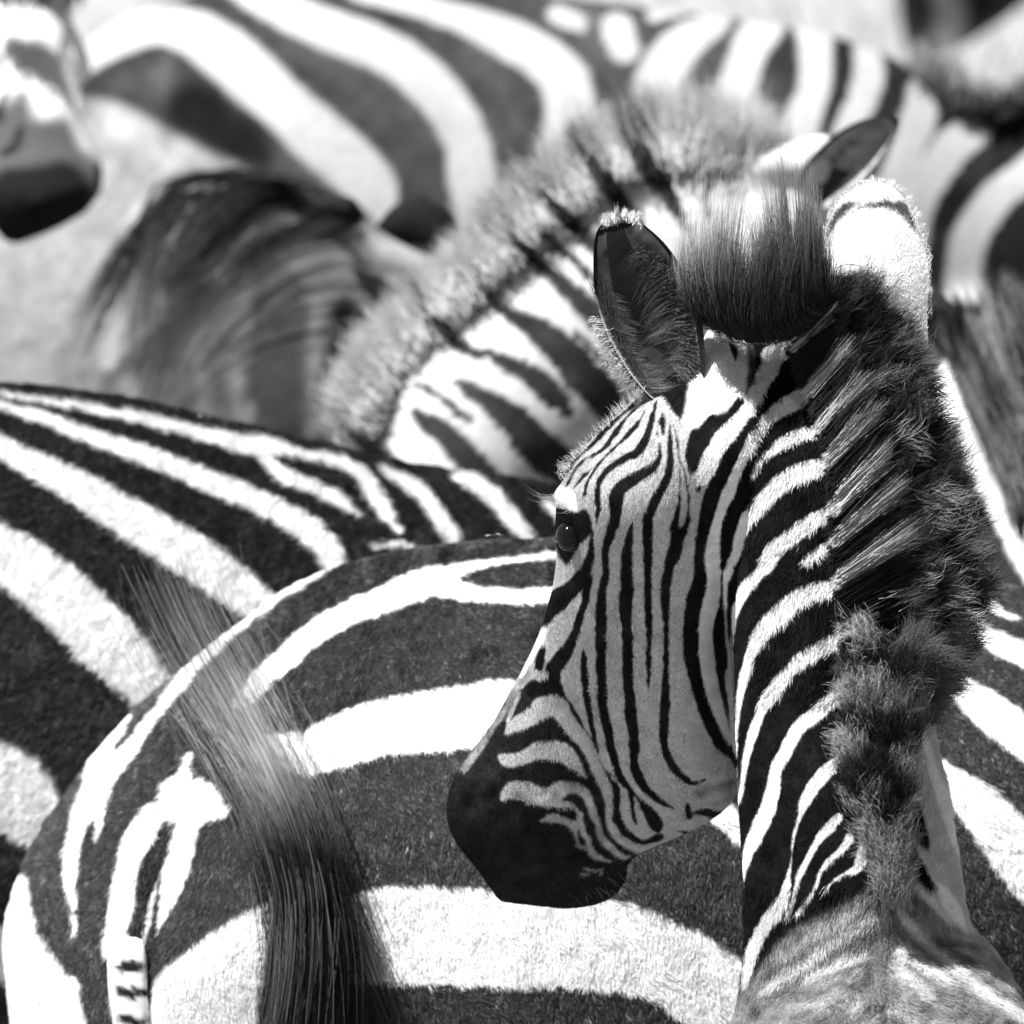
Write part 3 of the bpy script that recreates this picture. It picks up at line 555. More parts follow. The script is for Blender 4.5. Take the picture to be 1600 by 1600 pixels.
# the low end of the mane, seen along the crest
def maneL(s, r, t, p, g):
    cx, cy = r[:, 0], r[:, 1]
    core = (np.exp(-(((cx-1372)/20)**2+((cy-1175)/52)**2)) + np.exp(-(((cx-1388)/18)**2+((cy-1270)/34)**2)) + np.exp(-(((cx-1345)/12)**2+((cy-1235)/40)**2)) + .3*vnoise(cx, cy, 14, 12)) > .42
    c = np.where(core, .012, .55+.10*np.clip((cy-1240)/120, 0, 1))[:, None]*np.ones((1, len(t))); tip = (.25+.40*g.random(len(s)))[:, None]; k = np.where(core, .12, .8)[:, None]
    m = np.clip((t[None]-.4)*1.7, 0, 1)*k; return c*(1-m)+tip*m
def on(x, y, o): return (x, y, min(sA.d(x, y, 0, -.08), -.03) - o)
g = np.random.default_rng(79)
def crest(n, y0, y1, side, len_, tone, seed, per=26, da=.24, o=.004):
    y = g.uniform(y0, y1, n); wd = np.interp(y, [1000, 1080, 1180, 1280, 1340, 1400], [52, 50, 50, 34, 20, 10]); cx = np.interp(y, [1000, 1080, 1180, 1280, 1340, 1400], [1392, 1380, 1370, 1378, 1392, 1400])
    u = np.clip(side+.42*g.standard_normal(n), -1, 1); x = cx+u*wd; d = np.array([on(p, q, o)[2] for p, q in zip(x, y)]) - .028*(1-u*u)
    cen = np.stack([x, y, d], 1); an = math.pi/2 - u*.75 + da*g.standard_normal(n)
    core = (np.exp(-(((x-1374)/20)**2+((y-1178)/46)**2)) + np.exp(-(((x-1386)/16)**2+((y-1270)/32)**2)) + np.exp(-(((x-1348)/11)**2+((y-1240)/34)**2))) > .42
    bands = np.clip(.5+.65*np.cos((y-x*.25-660)/92*2*np.pi)+.35*g.standard_normal(n), 0.06, 1.1)*np.where(y > 1290, .0, 1)+np.where(y > 1290, .8, 0)
    tufts('mane', A, cen, an, len_*g.uniform(.7, 1.2, n), np.where(core, .015, tone*bands), per, seed, spread=9, root_tone=np.where(core, .006, .22*bands), d_lift=.014, rad=.00021, curl=1.4, fan=.14)
crest(170, 1030, 1395, -.75, 36, .42, 80); crest(130, 1050, 1395, .7, 34, .30, 81); crest(190, 1070, 1395, .0, 34, .32, 82); crest(40, 1330, 1410, 0, 24, .36, 83)  # left fringe toned paler than the right, painting its sunlit edge
crest(20, 985, 1050, -.8, 40, .45, 84, da=.3, o=.008); crest(70, 1000, 1120, .5, 46, .05, 85, da=.5)
strands('mane', A, [on(1400, 1385, 0), on(1386, 1440, 0), on(1376, 1500, 0), on(1366, 1590, 0)], [on(1401, 1362, .010), on(1388, 1420, .006), on(1378, 1480, .005), on(1368, 1568, .005)], 2500, darkh(.14, .2), k=4, rad=.0002, rj=(9, 10, .001), tj=(10, 10, .003), clumps=40, cf=.2, seed=56)
strands('mane', A, [(1392,1000,-.06),(1400,1060,-.07),(1410,1120,-.08)], [(1470,990,-.05),(1478,1060,-.07),(1462,1120,-.08)], 6000, darkh(.008, .10), rad=.0003, rj=(22, 20, .008), tj=(20, 20, .02), clumps=40, cf=.5, seed=54)
# the forelock, standing up between the ears
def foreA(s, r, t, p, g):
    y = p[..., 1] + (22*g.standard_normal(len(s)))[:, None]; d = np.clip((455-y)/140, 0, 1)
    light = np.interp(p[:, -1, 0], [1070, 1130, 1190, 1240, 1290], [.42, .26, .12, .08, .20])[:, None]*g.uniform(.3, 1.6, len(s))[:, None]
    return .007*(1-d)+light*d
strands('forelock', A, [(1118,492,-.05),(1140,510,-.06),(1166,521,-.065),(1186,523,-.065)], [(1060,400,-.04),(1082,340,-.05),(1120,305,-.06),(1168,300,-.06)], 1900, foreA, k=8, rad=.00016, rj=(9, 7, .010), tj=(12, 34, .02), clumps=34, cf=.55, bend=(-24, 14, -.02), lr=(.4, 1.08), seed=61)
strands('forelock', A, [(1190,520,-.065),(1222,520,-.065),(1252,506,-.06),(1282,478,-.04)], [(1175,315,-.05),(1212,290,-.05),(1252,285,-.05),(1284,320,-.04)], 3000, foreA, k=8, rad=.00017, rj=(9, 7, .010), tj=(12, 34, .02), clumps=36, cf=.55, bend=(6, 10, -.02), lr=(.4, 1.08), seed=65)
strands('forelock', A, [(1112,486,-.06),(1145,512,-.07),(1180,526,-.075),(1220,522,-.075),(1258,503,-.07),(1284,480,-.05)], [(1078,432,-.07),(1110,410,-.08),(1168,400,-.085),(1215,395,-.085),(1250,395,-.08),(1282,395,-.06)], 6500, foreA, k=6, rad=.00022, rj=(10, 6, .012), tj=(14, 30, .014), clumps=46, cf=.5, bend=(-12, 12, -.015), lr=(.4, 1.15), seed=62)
strands('forelock', A, [(1175,532,-.06),(1190,530,-.06)], [(1212,470,-.09),(1206,485,-.09)], 260, darkh(.6, .5), k=6, rad=.0002, rj=(3, 3, .003), tj=(4, 5, .004), clumps=4, cf=.6, bend=(22, 12, 0), seed=63)
strands('mane', A, [(1262,530,.0),(1290,500,.0),(1330,510,.0),(1370,520,.0)], [(1290,395,.0),(1318,420,-.01),(1375,440,-.01),(1440,500,.0)], 3500, lambda s, r, t, p, g: np.where((vnoise(r[:, 0], r[:, 1], 9, 8) > .1)[:, None], .5, .02)*(np.ones((1, len(t)))*g.uniform(.5, 1.2, len(s))[:, None]),
        rad=.00026, rj=(12, 10, .008), tj=(10, 14, .01), clumps=50, cf=.6, seed=64)

# ================================================================== the adult right behind, rump at lower left
cB = Coat(.026, rough=1.6, seed=101, soft=1.5)
S = cB.stroke
for p in [
 [(530,878,12),(515,885,14),(450,925,16),(390,965,19),(340,1010,21),(300,1050,23),(270,1085,20),(250,1110,17),(220,1140,28),(195,1170,42),(165,1200,50),(150,1240,44),(140,1270,44),(120,1310,30),(112,1350,25),(112,1390,17),(117,1430,8),(118,1465,3)],
 [(205,1115,10),(178,1150,26),(160,1180,36)],
 [(158,1265,12),(156,1290,10),(150,1310,4)],
 [(960,850,8),(870,868,10),(800,875,10),(740,885,15),(690,900,30),(660,912,46),(625,925,45),(590,940,40),(540,960,38),(490,990,38),(450,1025,38),(420,1050,35),(395,1080,30),(370,1100,18)],
 [(690,912,44),(730,925,28),(800,932,24),(870,930,22),(960,925,22),(1100,940,26)],
 [(400,1175,24),(415,1170,40),(450,1172,60),(480,1178,66),(510,1165,76),(550,1150,84),(600,1135,86),(675,1125,96),(725,1120,100),(800,1112,100),(900,1130,90),(1000,1185,70),(1080,1240,50),(1150,1285,44),(1250,1360,60)],
 [(560,1450,100),(575,1462,140),(640,1460,152),(700,1462,152),(780,1465,150),(850,1470,142),(950,1475,140),(1020,1495,130),(1090,1530,130),(1150,1580,130),(1200,1640,130)],
]: S(WH, p)
S(.02, [(248,1098,4),(236,1110,7),(215,1132,12),(192,1160,9),(184,1172,3)]); S(.015, [(148,1280,6),(140,1310,16),(133,1338,8)])
for p in [[(295,1178,8),(290,1215,28),(282,1245,66),(310,1250,66),(345,1262,30)],
 [(245,1278,50),(216,1310,45),(200,1350,36),(192,1400,38),(185,1450,38),(178,1480,40)],
 [(297,1280,38),(285,1325,40),(270,1375,38),(258,1415,20),(246,1455,6)], [(240,1372,8),(238,1420,12),(226,1462,10)]]: S(WH, p)
S(.012, [(262,1284,10),(252,1320,28),(234,1360,30),(225,1395,26),(218,1420,14)]); S(.012, [(212,1458,28)])
S(.012, [(248,1400,7),(240,1460,12),(236,1540,14)])
cB.poly(WH, [(418,1410),(370,1433),(320,1463),(285,1493),(255,1515),(240,1545),(238,1640),(380,1640),(405,1560),(418,1480)], 2)
cB.poly(WH, [(0,1365),(42,1368),(50,1420),(72,1475),(98,1512),(122,1542),(126,1660),(-20,1660)], 2)
for p in [[(1500,925,10),(1530,940,20),(1550,950,15),(1582,966,8)], [(1440,930,20),(1510,972,24),(1550,1000,32),(1590,1018,36),(1660,1060,36)],
 [(1420,1030,30),(1490,1065,34),(1525,1095,54),(1565,1125,62),(1600,1152,60),(1680,1215,60)],
 [(1380,1150,40),(1470,1210,44),(1510,1240,60),(1550,1282,78),(1600,1340,92),(1680,1430,100)]]: S(WH, p)
cB.wear(.14, 11, 902)
B = empty('zebra', (0.1, 0.35, 0), 'large adult zebra across the bottom, rump and swinging tail at the lower left', 'zebra', GROUP)
bst = []
for x, yt, yb, dr in [(6,1478,1500,.01),(12,1435,1560,.04),(26,1385,1660,.075),(52,1322,1760,.11),(90,1260,1830,.145),(130,1206,1880,.17),(170,1156,1900,.185),(210,1112,1900,.195),
  (250,1076,1900,.20),(300,1036,1890,.205),(350,996,1880,.21),(400,957,1880,.215),(460,917,1880,.22),(520,890,1890,.225),(580,873,1900,.23),(640,860,1910,.235),(720,850,1930,.24),(800,845,1950,.245),
  (900,842,1960,.245),(1050,842,1950,.24),(1250,855,1940,.23),(1400,880,1900,.22),(1600,918,1850,.20),(1800,930,1800,.16),(1950,900,1700,.11)]:
    bst.append((x, yt, x+ (0 if x > 60 else 4), yb+max(0,min(260,(x-60)*2)), .68, dr*1.30))
bf = ploft(bst, 110, 80, 2.1)
bx, by, bz = W(260, 1000, .68); 
bn = ploft([(1700,930,1760,1650,.68,.12),(1900,700,2010,1350,.68,.10),(2100,450,2250,950,.68,.085),(2200,300,2360,700,.68,.06)], 30, 30)
bh = ploft([(2180,300,2300,760,.68,.05),(2350,330,2420,760,.68,.09),(2600,560,2560,850,.68,.06),(2760,720,2680,900,.68,.04)], 24, 30)
blegs = [leg(float(W(px, 1000, .68)[0]), float(by)+s, .64, r, f) for px, s, r, f in ((240,-.10,.12,False),(270,.10,.12,False),(1560,-.08,.09,True),(1600,.08,.09,True))]
bodB = body('body', [bf, bn, bh]+blegs, cB, B, voxel=0.006, refine=1, smooth=8,
            sculpt=[(235,1480,26,220,8,-.014),(330,1500,100,90,0,.012),(60,1500,60,120,0,.008),(600,1250,240,160,0,.006)])
def flowB(x, y):
    a = np.where(x < 420, R(250), R(285)); k = np.clip((x-350)/250, 0, 1); ang = R(238)*(1-k)+R(285)*k
    ang = np.where(y > 1300, ang*0+R(262)*(1-k)+R(285)*k, ang); return np.cos(ang), -np.sin(ang)
fur('coat_hair', bodB, cB, B, 330000, flowB, length=.0056, lift=.40, rad=.00020, jit=1.4, seed=111, m=M_GLOSS, vary=.75)  # wide tone spread in the dark hair paints in glints
sB = Surf(bodB)
# dock of the tail with its dark bands, and the tail hair swung over the flank
cT = Coat(.7, rough=3.5, seed=103, soft=2)
for p in [[(184,1508,12),(206,1510,20),(222,1508,12)], [(184,1548,14),(206,1552,22),(224,1550,16)], [(196,1590,14),(214,1600,20),(226,1596,12)]]: cT.stroke(.012, p, 4)
dk = cr([(205,14,1440,.02),(201,24,1475,.0),(199,30,1500,-.004),(200,30,1550,-.008),(206,28,1610,-.01),(214,26,1700,-.01),(222,20,1850,-.01),(226,6,1960,.0)], 60)
th = np.linspace(0, 2*np.pi, 24, endpoint=False)
tl = rings_mesh([W(q[0]+q[1]*np.cos(th), np.full(24, q[2]), sB.d(q[0], min(q[2], 1700), 0)+q[3]+.55*q[1]*K*FD*np.sin(th)) for q in dk])
tme = mesh_np('tail', *tl); set_col(tme, cT.world(verts(tme))*1.0); tail = link('tail', tme, M_SKIN, B)
tail['label'] = 'pale tail dock crossed by short dark bands'
fur('tail_fringe', tail, cT, tail, 9000, lambda x, y: (-.45*np.sign(205-x)*-1*0-.4+0*x, .9+0*x), length=.012, lift=.55, rad=.00024, jit=1.5, seed=112)
def tcol(top, bot):
    def f(s, r, t, p, g):
        y = p[..., 1]; k = np.clip((y-1180)/160, 0, 1); return (top*(1-k)+bot*k)*g.uniform(.5, 1.5, len(s))[:, None]
    return f
def sweep(name, path, n, w0, w1, span, colf, rad, seed, clumps=40, cf=.5, dj=.01, parent=None):
    """hair laid along a swinging path; each hair covers a stretch of it"""
    g = np.random.default_rng(seed); s0 = g.uniform(0, 1, n)**.6*(1-span*.6); L = span*g.uniform(.5, 1.1, n); k = 8
    t = s0[:, None] + L[:, None]*np.linspace(0, 1, k)[None]; t = np.clip(t, 0, 1)
    P = crat(path, t.ravel()).reshape(n, k, 3); P2 = crat(path, np.clip(t+.01, 0, 1).ravel()).reshape(n, k, 3); T = P2-P
    nn = np.stack([-T[..., 1], T[..., 0]], -1); nn /= np.linalg.norm(nn, axis=-1, keepdims=True)+1e-6
    off = g.standard_normal(n); co = g.standard_normal(clumps); ix = np.abs(off[:, None]-co[None]).argmin(1); off = off*(1-cf)+co[ix]*cf
    wd = w0*(1-t)+w1*t; fan = off[:, None]*(1+.25*(np.linspace(0, 1, k)[None])*g.standard_normal(n)[:, None])
    P = P.copy(); P[..., :2] += nn*(fan*wd)[..., None]; P[..., 2] += dj*g.standard_normal(n)[:, None]
    tt = np.linspace(0, 1, k); col = colf(s0, P[:, 0], tt, P, g); rr = rad*g.uniform(.6, 1.3, n)[:, None]*(1-.8*tt[None]**3)
    return curves(name, W(P[..., 0], P[..., 1], P[..., 2]), np.clip(col, .004, .8), rr, M_MANE, parent or B)
TP = [(246,840,.0),(266,900,.0),(300,980,.0),(352,1080,.0),(408,1185,.0),(455,1290,.0),(482,1400,.0),(490,1540,.0),(480,1720,.0)]
TP = [(x, y, (sB.d(min(max(x, 330), 600), min(max(y, 1080), 1560), .03))) for x, y, _ in TP]
sweep('tail_hair', TP, 1300, 44, 26, .34, tcol(.20, .02), .00015, 121, clumps=70, cf=.25, dj=.012)
sweep('tail_hair', TP[4:], 2600, 34, 26, .5, tcol(.10, .006), .00022, 125, clumps=50, cf=.35, dj=.012)
sweep('tail_hair', TP[5:], 5000, 16, 19, .6, tcol(.008, .004), .0003, 122, clumps=50, cf=.35, dj=.014)
dz = TP[5][2]
sweep('tail_hair', [(470,1260,dz),(515,1340,dz-.01),(545,1440,dz-.02),(575,1530,dz-.02),(610,1620,dz-.02)], 150, 12, 22, .8, tcol(.03, .012), .0002, 123, clumps=30, cf=.2)
sweep('tail_hair', [(450,1300,dz-.04),(470,1400,dz-.05),(470,1500,dz-.05),(455,1640,dz-.05)], 110, 30, 34, .75, tcol(.10, .16), .00013, 124, clumps=60, cf=.2)
# two flies on the back
def fly(x, y, d, label, ang):
    f = empty('fly', W(x, y, d), label, 'fly', 'flies on the back of the adult zebra')
    o = Vector(W(x, y, d)); ca, sa = math.cos(ang), math.sin(ang)
    bm = bmesh.new()
    for cx, cz, r, sc in ((0, 0, .0016, 1.0), (.0026, .0003, .0012, 1), (-.0032, -.0002, .0017, 1.6)):
        r_ = bmesh.ops.create_uvsphere(bm, u_segments=10, v_segments=8, radius=r)
        for v in r_['verts']: v.co = Vector((v.co.x*sc+cx, v.co.y, v.co.z+cz+.0018))
    for s in (-1, 1):
        for q in (-1, 0, 1):
            a = bmesh.ops.create_cone(bm, segments=5, radius1=.00022, radius2=.00015, depth=.0035)
            for v in a['verts']: v.co = Matrix.Rotation(s*.9, 3, 'X') @ v.co + Vector((q*.0012, s*.0015, .0008))
    bmesh.ops.rotate(bm, verts=bm.verts, cent=(0, 0, 0), matrix=Matrix.Rotation(ang, 3, 'Z')); bmesh.ops.translate(bm, verts=bm.verts, vec=o)
    me = bpy.data.meshes.new('fly_body'); bm.to_mesh(me); bm.free(); link('fly_body', me, M_FLY, f)
    for s in (-1, 1):
        V = [(0, 0, .0032), (-.003, s*.0013, .0036), (-.0062, s*.0022, .0032), (-.0064, s*.0008, .003), (-.003, s*.0001, .0034)]
        V = [tuple(Matrix.Rotation(ang, 3, 'Z') @ Vector(v) + o) for v in V] + [tuple(Matrix.Rotation(ang, 3, 'Z') @ Vector((v[0], v[1], v[2]-.0001)) + o) for v in V]
        F = [(0,1,2,3,4), (9,8,7,6,5)] + [(i, i+5, (i+1) % 5+5, (i+1) % 5) for i in range(5)]
        link('wing', mesh_np('wing', V, F, False), M_WING, f)

# ================================================================== the zebra behind on the left, back sloping down to the right
cC = Coat(.016, rough=1.8, seed=201, soft=2)
for p in [
 [(-120,590,5),(0,616,8),(100,632,11),(200,650,16),(300,675,20),(360,690,26),(410,698,28),(475,711,16),(540,726,20),(570,745,24),(590,775,28),(605,800,26),(618,820,14),(626,832,4)],
 [(415,708,22),(440,738,22),(500,765,22),(540,785,22),(560,802,8)],
 [(-120,590,12),(0,632,14),(75,655,20),(150,685,24),(225,710,28),(300,740,34),(375,770,36),(440,800,38),(480,825,42),(510,850,38),(525,880,34),(540,940,30)],
 [(-120,640,30),(0,698,36),(75,735,46),(150,775,56),(200,805,62),(250,835,66),(320,880,70),(375,920,64),(420,955,56),(500,1020,50)],
 [(-140,790,80),(0,862,88),(50,892,92),(100,932,96),(150,982,96),(200,1030,92),(240,1075,76),(300,1150,60)],
 [(-140,1180,120),(0,1228,140),(50,1268,96),(95,1296,76),(140,1340,70)],
 [(-140,1440,90),(0,1488,80),(20,1500,70),(70,1540,60)],
 [(606,737,12),(645,758,24),(670,782,26),(690,808,26),(708,835,24),(716,856,12)],
 [(714,746,12),(735,752,24),(760,765,28),(790,795,28),(815,825,26),(835,856,20)],
 [(588,856,7),(625,850,9),(650,858,5)],
 [(860,790,16),(900,830,24),(930,870,20)],
]: cC.stroke(WH, p)
cC.wear(.2, 12, 903)
Cz = empty('zebra', (-.35, .85, 0), 'zebra at the left edge whose striped back slopes down to the right', 'zebra', GROUP)
cst = []
for x, yt, yb, dr in [(-760,760,900,.03),(-740,660,1400,.12),(-660,585,1580,.18),(-500,560,1650,.21),(-300,568,1700,.23),(0,600,1720,.235),(100,609,1720,.235),(200,623,1720,.235),(300,646,1700,.235),(400,669,1690,.23),(500,692,1680,.225),
   (600,717,1660,.22),(700,736,1640,.215),(800,748,1620,.21),(870,762,1600,.20),(1000,800,1560,.18),(1100,860,1500,.15),(1160,980,1420,.08),(1175,1080,1300,.03)]:
    cst.append((x, yt, x, yb, 1.17, dr))
cl = ploft(cst, 90, 70, 2.1)
_, cy, _ = W(300, 900, 1.17)
clegs = [leg(float(W(px, 1000, 1.17)[0]), float(cy)+s, .60, r, f) for px, s, r, f in ((960,-.11,.15,False),(990,.11,.15,False),(-450,-.10,.11,True),(-480,.10,.11,True))]
cn = ploft([(-640,600,-600,1300,1.17,.13),(-800,380,-900,1050,1.17,.10),(-950,120,-1100,600,1.17,.08),(-1040,60,-1160,330,1.17,.05)], 26, 28)
chd = ploft([(-1000,40,-1140,420,1.17,.05),(-1200,120,-1200,480,1.17,.085),(-1430,380,-1340,600,1.17,.05),(-1540,520,-1460,680,1.17,.035)], 24, 28)
bodC = body('body', [cl, cn, chd]+clegs, cC, Cz, voxel=0.007, refine=1, smooth=8, box=(-30, 560, 1000, 1630), sculpt=[(80,1180,200,60,25,-.008),(150,1000,150,100,25,.004)])
def flowC(x, y): a = R(215)+0*x; return np.cos(a), -np.sin(a)
fur('coat_hair', bodC, cC, Cz, 150000, flowC, length=.0062, lift=.5, rad=.00024, box=(-20, 560, 1000, 1620), jit=2.5, seed=211, m=M_GLOSS, vary=.7, keep=lambda x, y: (x < 300) | (y < 1050) & (x < 900))  # dark hair tones spread widely here too, as painted glints
sC = Surf(bodC)
fly(769, 841, sB.d(769, 846), 'left one of two tiny flies on the adult back beside the front head', .5)
fly(783, 841, sB.d(783, 846), 'right one of two tiny flies on the adult back beside the front head', -.6)
fly(313, 653, sC.d(313, 656), 'lone pale winged fly on the sloping back of the left zebra', 1.6)

# ================================================================== D: the zebra further back, its neck rising to the right, mane on the upper edge
cD = Coat(.48, rough=2, seed=301, soft=2.5)
for p in [
 [(560,690,12),(575,702,20),(600,716,27),(620,724,12)],
 [(640,640,10),(662,655,27),(690,674,39),(720,705,44),(748,738,46),(790,790,49)],
 [(715,598,15),(735,608,27),(760,625,34),(800,655,51),(830,690,61),(870,722,63),(905,750,54),(950,790,49)],
 [(775,562,15),(800,573,27),(840,594,37),(868,622,39),(888,645,17)],
 [(780,480,17),(810,498,29),(840,515,41),(875,545,54),(915,590,59),(950,630,56),(985,690,56)],
 [(822,400,17),(850,420,24),(880,445,29),(905,470,34),(930,495,37),(960,525,29)],
 [(990,235,20),(1010,260,27),(1040,300,32),(1060,335,20),(1080,368,7)],
 [(1105,290,10),(1102,315,13),(1108,340,7),(1112,352,2)], [(1145,300,5),(1140,320,6),(1150,340,4)],
 [(880,340,22),(915,370,29),(945,400,27),(960,440,20)], [(690,520,17),(720,540,24),(750,556,17)],
 [(940,280,24),(970,315,32),(1000,350,22)],
 [(655,600,8),(690,622,12),(730,655,14)], [(745,545,10),(775,556,14),(800,566,12)], [(1020,420,8),(1040,450,14),(1050,500,14)], [(900,520,6),(925,545,10),(950,570,8)], [(985,440,8),(1000,470,14),(1010,510,10)], [(860,380,10),(900,408,14),(930,440,14),(960,470,8)],
]: cD.stroke(.025, p)
cD.poly(.02, [(1300,740),(1380,700),(1480,760),(1500,920),(1300,920)], 3)
for k_ in range(9): cD.stroke(.025, [(1180+k_*6, 420+k_*42, 3), (1240+k_*10, 400+k_*42, 13), (1310+k_*8, 430+k_*40, 14), (1370+k_*6, 480+k_*38, 4)])
cD.wear(.2, 30, 904)
D = empty('zebra', (.1, 1.4, 0), 'softly blurred zebra behind the front head, neck rising right with a bristling mane', 'zebra', GROUP)
dD = 1.62
dn = ploft([(560,800,760,1000,dD,.13),(580,680,840,930,dD,.14),(610,560,900,820,dD,.13),(700,480,980,740,dD,.115),(790,395,1050,660,dD,.105),(880,315,1120,600,dD,.10),(960,255,1190,560,dD,.095),
            (1040,225,1260,540,dD-.01,.09),(1120,222,1330,500,dD-.02,.085),(1200,225,1400,440,dD-.03,.08),(1270,250,1420,400,dD-.03,.06),(1330,290,1410,380,dD-.03,.03)], 60, 50)
dh = ploft([(1150,240,1120,500,dD-.02,.08),(1240,240,1180,560,dD-.02,.10),(1330,300,1200,640,dD-.02,.095),(1400,420,1240,720,dD-.02,.08),(1440,560,1270,800,dD-.02,.06),(1450,680,1320,860,dD-.02,.055),(1440,780,1360,880,dD-.02,.035)], 40, 40)
de = ploft([(1130,262,1180,300,dD-.06,.03),(1190,232,1230,290,dD-.08,.035),(1250,215,1275,292,dD-.09,.03),(1300,200,1300,285,dD-.09,.02)], 20, 24)
_, dy, dz_ = W(600, 1000, dD); dx = float(W(560, 900, dD)[0])
dt = wloft([((dx+.16, dy, .80), (.03, 0, 0), (0, 0, .16)), ((dx+.08, dy, .80), (0, .12, 0), (0, 0, .24)), ((dx-.1, dy, .78), (0, .17, 0), (0, 0, .26)), ((dx-.4, dy, .76), (0, .2, 0), (0, 0, .26)), ((dx-.75, dy, .76), (0, .2, 0), (0, 0, .26)),
            ((dx-1.1, dy, .8), (0, .19, 0), (0, 0, .25)), ((dx-1.28, dy, .8), (0, .10, 0), (0, 0, .16)), ((dx-1.34, dy, .8), (0, .03, 0), (0, 0, .05))], 50, 40)
# the trunk axis first ring is vertical: use y,z axes throughout
dlegs = [leg(dx+a, float(dy)+s, .85, r, f) for a, s, r, f in ((0, -.1, .11, True), (.02, .1, .11, True), (-1.1, -.1, .14, False), (-1.12, .1, .14, False))]
bodD = body('body', [dn, dh, de, dt]+dlegs, cD, D, voxel=0.009, refine=1, smooth=6, box=(450, 150, 1500, 800))
def colD(u, v, X, Y):
    f = .30+.08*vnoise(X, Y, 14, 8); f = np.where((np.abs(v) > .86) | (u > .93), .008, f); f = np.where((np.abs(v-.1) < .3) & (u < .4), .04, f); return np.clip(f, .006, 1), np.full(u.shape, .7)
eD = ear_sheet('ear', D, [(1268,316),(1252,288),(1256,260),(1284,228),(1320,200),(1362,183),(1400,184)], [(1292,326),(1322,306),(1348,288),(1372,262),(1391,232),(1402,208),(1407,188)], dD-.13, .03, .008, colD)
eD['label'] = 'dark cupped ear with a black rim'
def band(coat, dark, tipv, a=.5, seed=9):
    def f(s, r, t, p, g):
        c = coat.at(r[:, 0]+12, r[:, 1]+14)[:, None]*np.ones((1, len(t))); nz = np.clip(.5+.4*vnoise(p[:, -1, 0], p[:, -1, 1], 30, seed), 0, 1)[:, None]
        tip = dark+(tipv-dark)*nz*g.uniform(.6, 1.3, len(s))[:, None]; m = .75*np.clip((t[None]-a)*1.6, 0, 1); return c*(1-m)+tip*(.45+.9*c)*m
    return f
MDr = [(560,680),(598,590),(668,508),(748,428),(820,358),(892,298),(966,254),(1040,238),(1110,236),(1170,240)]
MDt = [(505,660),(540,555),(625,455),(705,380),(775,305),(850,235),(930,180),(1030,150),(1120,152),(1215,182)]
for sd_, dd, nn_ in ((311, -.07, 11000), (312, -.04, 12000), (313, .0, 11000)):
    strands('mane', D, [(x-dd*120, y-dd*200, dD+dd) for x, y in MDr], [(x, y, dD+dd*.8) for x, y in MDt], nn_, band(cD, .06, .5, .6), k=5, rad=.00045, rj=(14, 14, .012), tj=(12, 16, .02), clumps=200, cf=.35, lr=(.4, 1.1), seed=sd_)
strands('forelock', D, [(1090,262,dD-.08),(1160,258,dD-.08),(1215,262,dD-.08)], [(1110,165,dD-.09),(1180,170,dD-.09),(1240,200,dD-.09)], 1800, darkh(.45, .6), k=5, rad=.00035, rj=(14, 8, .01), tj=(18, 14, .02), clumps=40, cf=.4, seed=314)

# ================================================================== G: the pale antelope with a dark mane between the zebras
cG = Coat(.11, rough=2, seed=401, soft=6, plain=True)
cG.poly(.17, [(-150,380),(60,365),(130,330),(200,290),(255,280),(235,330),(205,420),(180,500),(150,560),(130,640),(-150,700)], 6)
for v, p in [(.62,[(215,330,20),(205,400,26),(188,470,30),(165,560,40)]), (.65,[(300,300,16),(280,360,20),(262,420,22),(245,470,16)]), (.5,[(395,320,24),(440,330,22),(480,335,18)]),
 (.06,[(420,430,60),(440,480,90),(430,540,80),(440,610,70),(450,690,60)]), (.10,[(330,470,30),(345,540,34),(350,620,30),(360,690,30)]), (.05,[(395,560,18),(400,640,20),(405,700,20)]), (.35,[(310,560,16),(320,640,20),(325,700,20)]), (.42,[(365,560,14),(372,640,18),(378,700,20)]),
 (.55,[(200,600,20),(215,660,24)]), (.45,[(490,470,14),(492,560,16),(488,640,16),(484,700,16)]), (.006,[(540,490,50),(555,520,64),(540,560,60),(515,590,30)]), (.5,[(560,365,30),(600,385,30),(650,405,26),(700,420,24)]), (.5,[(610,440,16),(612,480,16),(608,520,12)]),
 (.10,[(505,620,14),(508,680,14)]), (.55,[(385,670,10),(392,640,12)])]: cG.stroke(v*.5 if v > .2 else v, p)
cG.wear(.12, 26, 906)
G = empty('antelope', (-.3, 2.2, 0), 'blurred pale grey antelope with long dark mane hair and streaked neck', 'antelope')
dG = 2.35
gs = [(-700,560,-700,900,dG,.05),(-600,470,-610,1150,dG,.15),(-400,430,-400,1250,dG,.19),(-200,415,-200,1280,dG,.20),(-60,402,-60,1260,dG,.20),(60,368,60,1220,dG,.20),(130,333,130,1200,dG,.19),(200,296,200,1160,dG,.18),(280,275,290,1120,dG,.17),
      (380,268,390,1060,dG,.155),(460,284,470,980,dG,.14),(540,322,540,900,dG,.125),(620,372,610,840,dG,.11),(700,405,690,790,dG,.10),(790,450,760,760,dG,.085),(880,520,840,740,dG,.06),(930,580,900,720,dG,.035)]
gl = ploft(gs, 70, 50)
_, gy, _ = W(100, 800, dG)
glegs = [leg(float(W(px, 1000, dG)[0]), float(gy)+s, .8, r, f) for px, s, r, f in ((210,-.09,.11,True),(240,.09,.11,True),(-560,-.09,.12,False),(-590,.09,.12,False))]
bodG = body('body', [gl]+glegs, cG, G, voxel=0.010, refine=0, smooth=6, box=(-30, 200, 900, 720))
sG = Surf(bodG)
def Gp(x, y, o=.02): return (x, y, sG.d(x, max(y, 300), o, dG-.12))
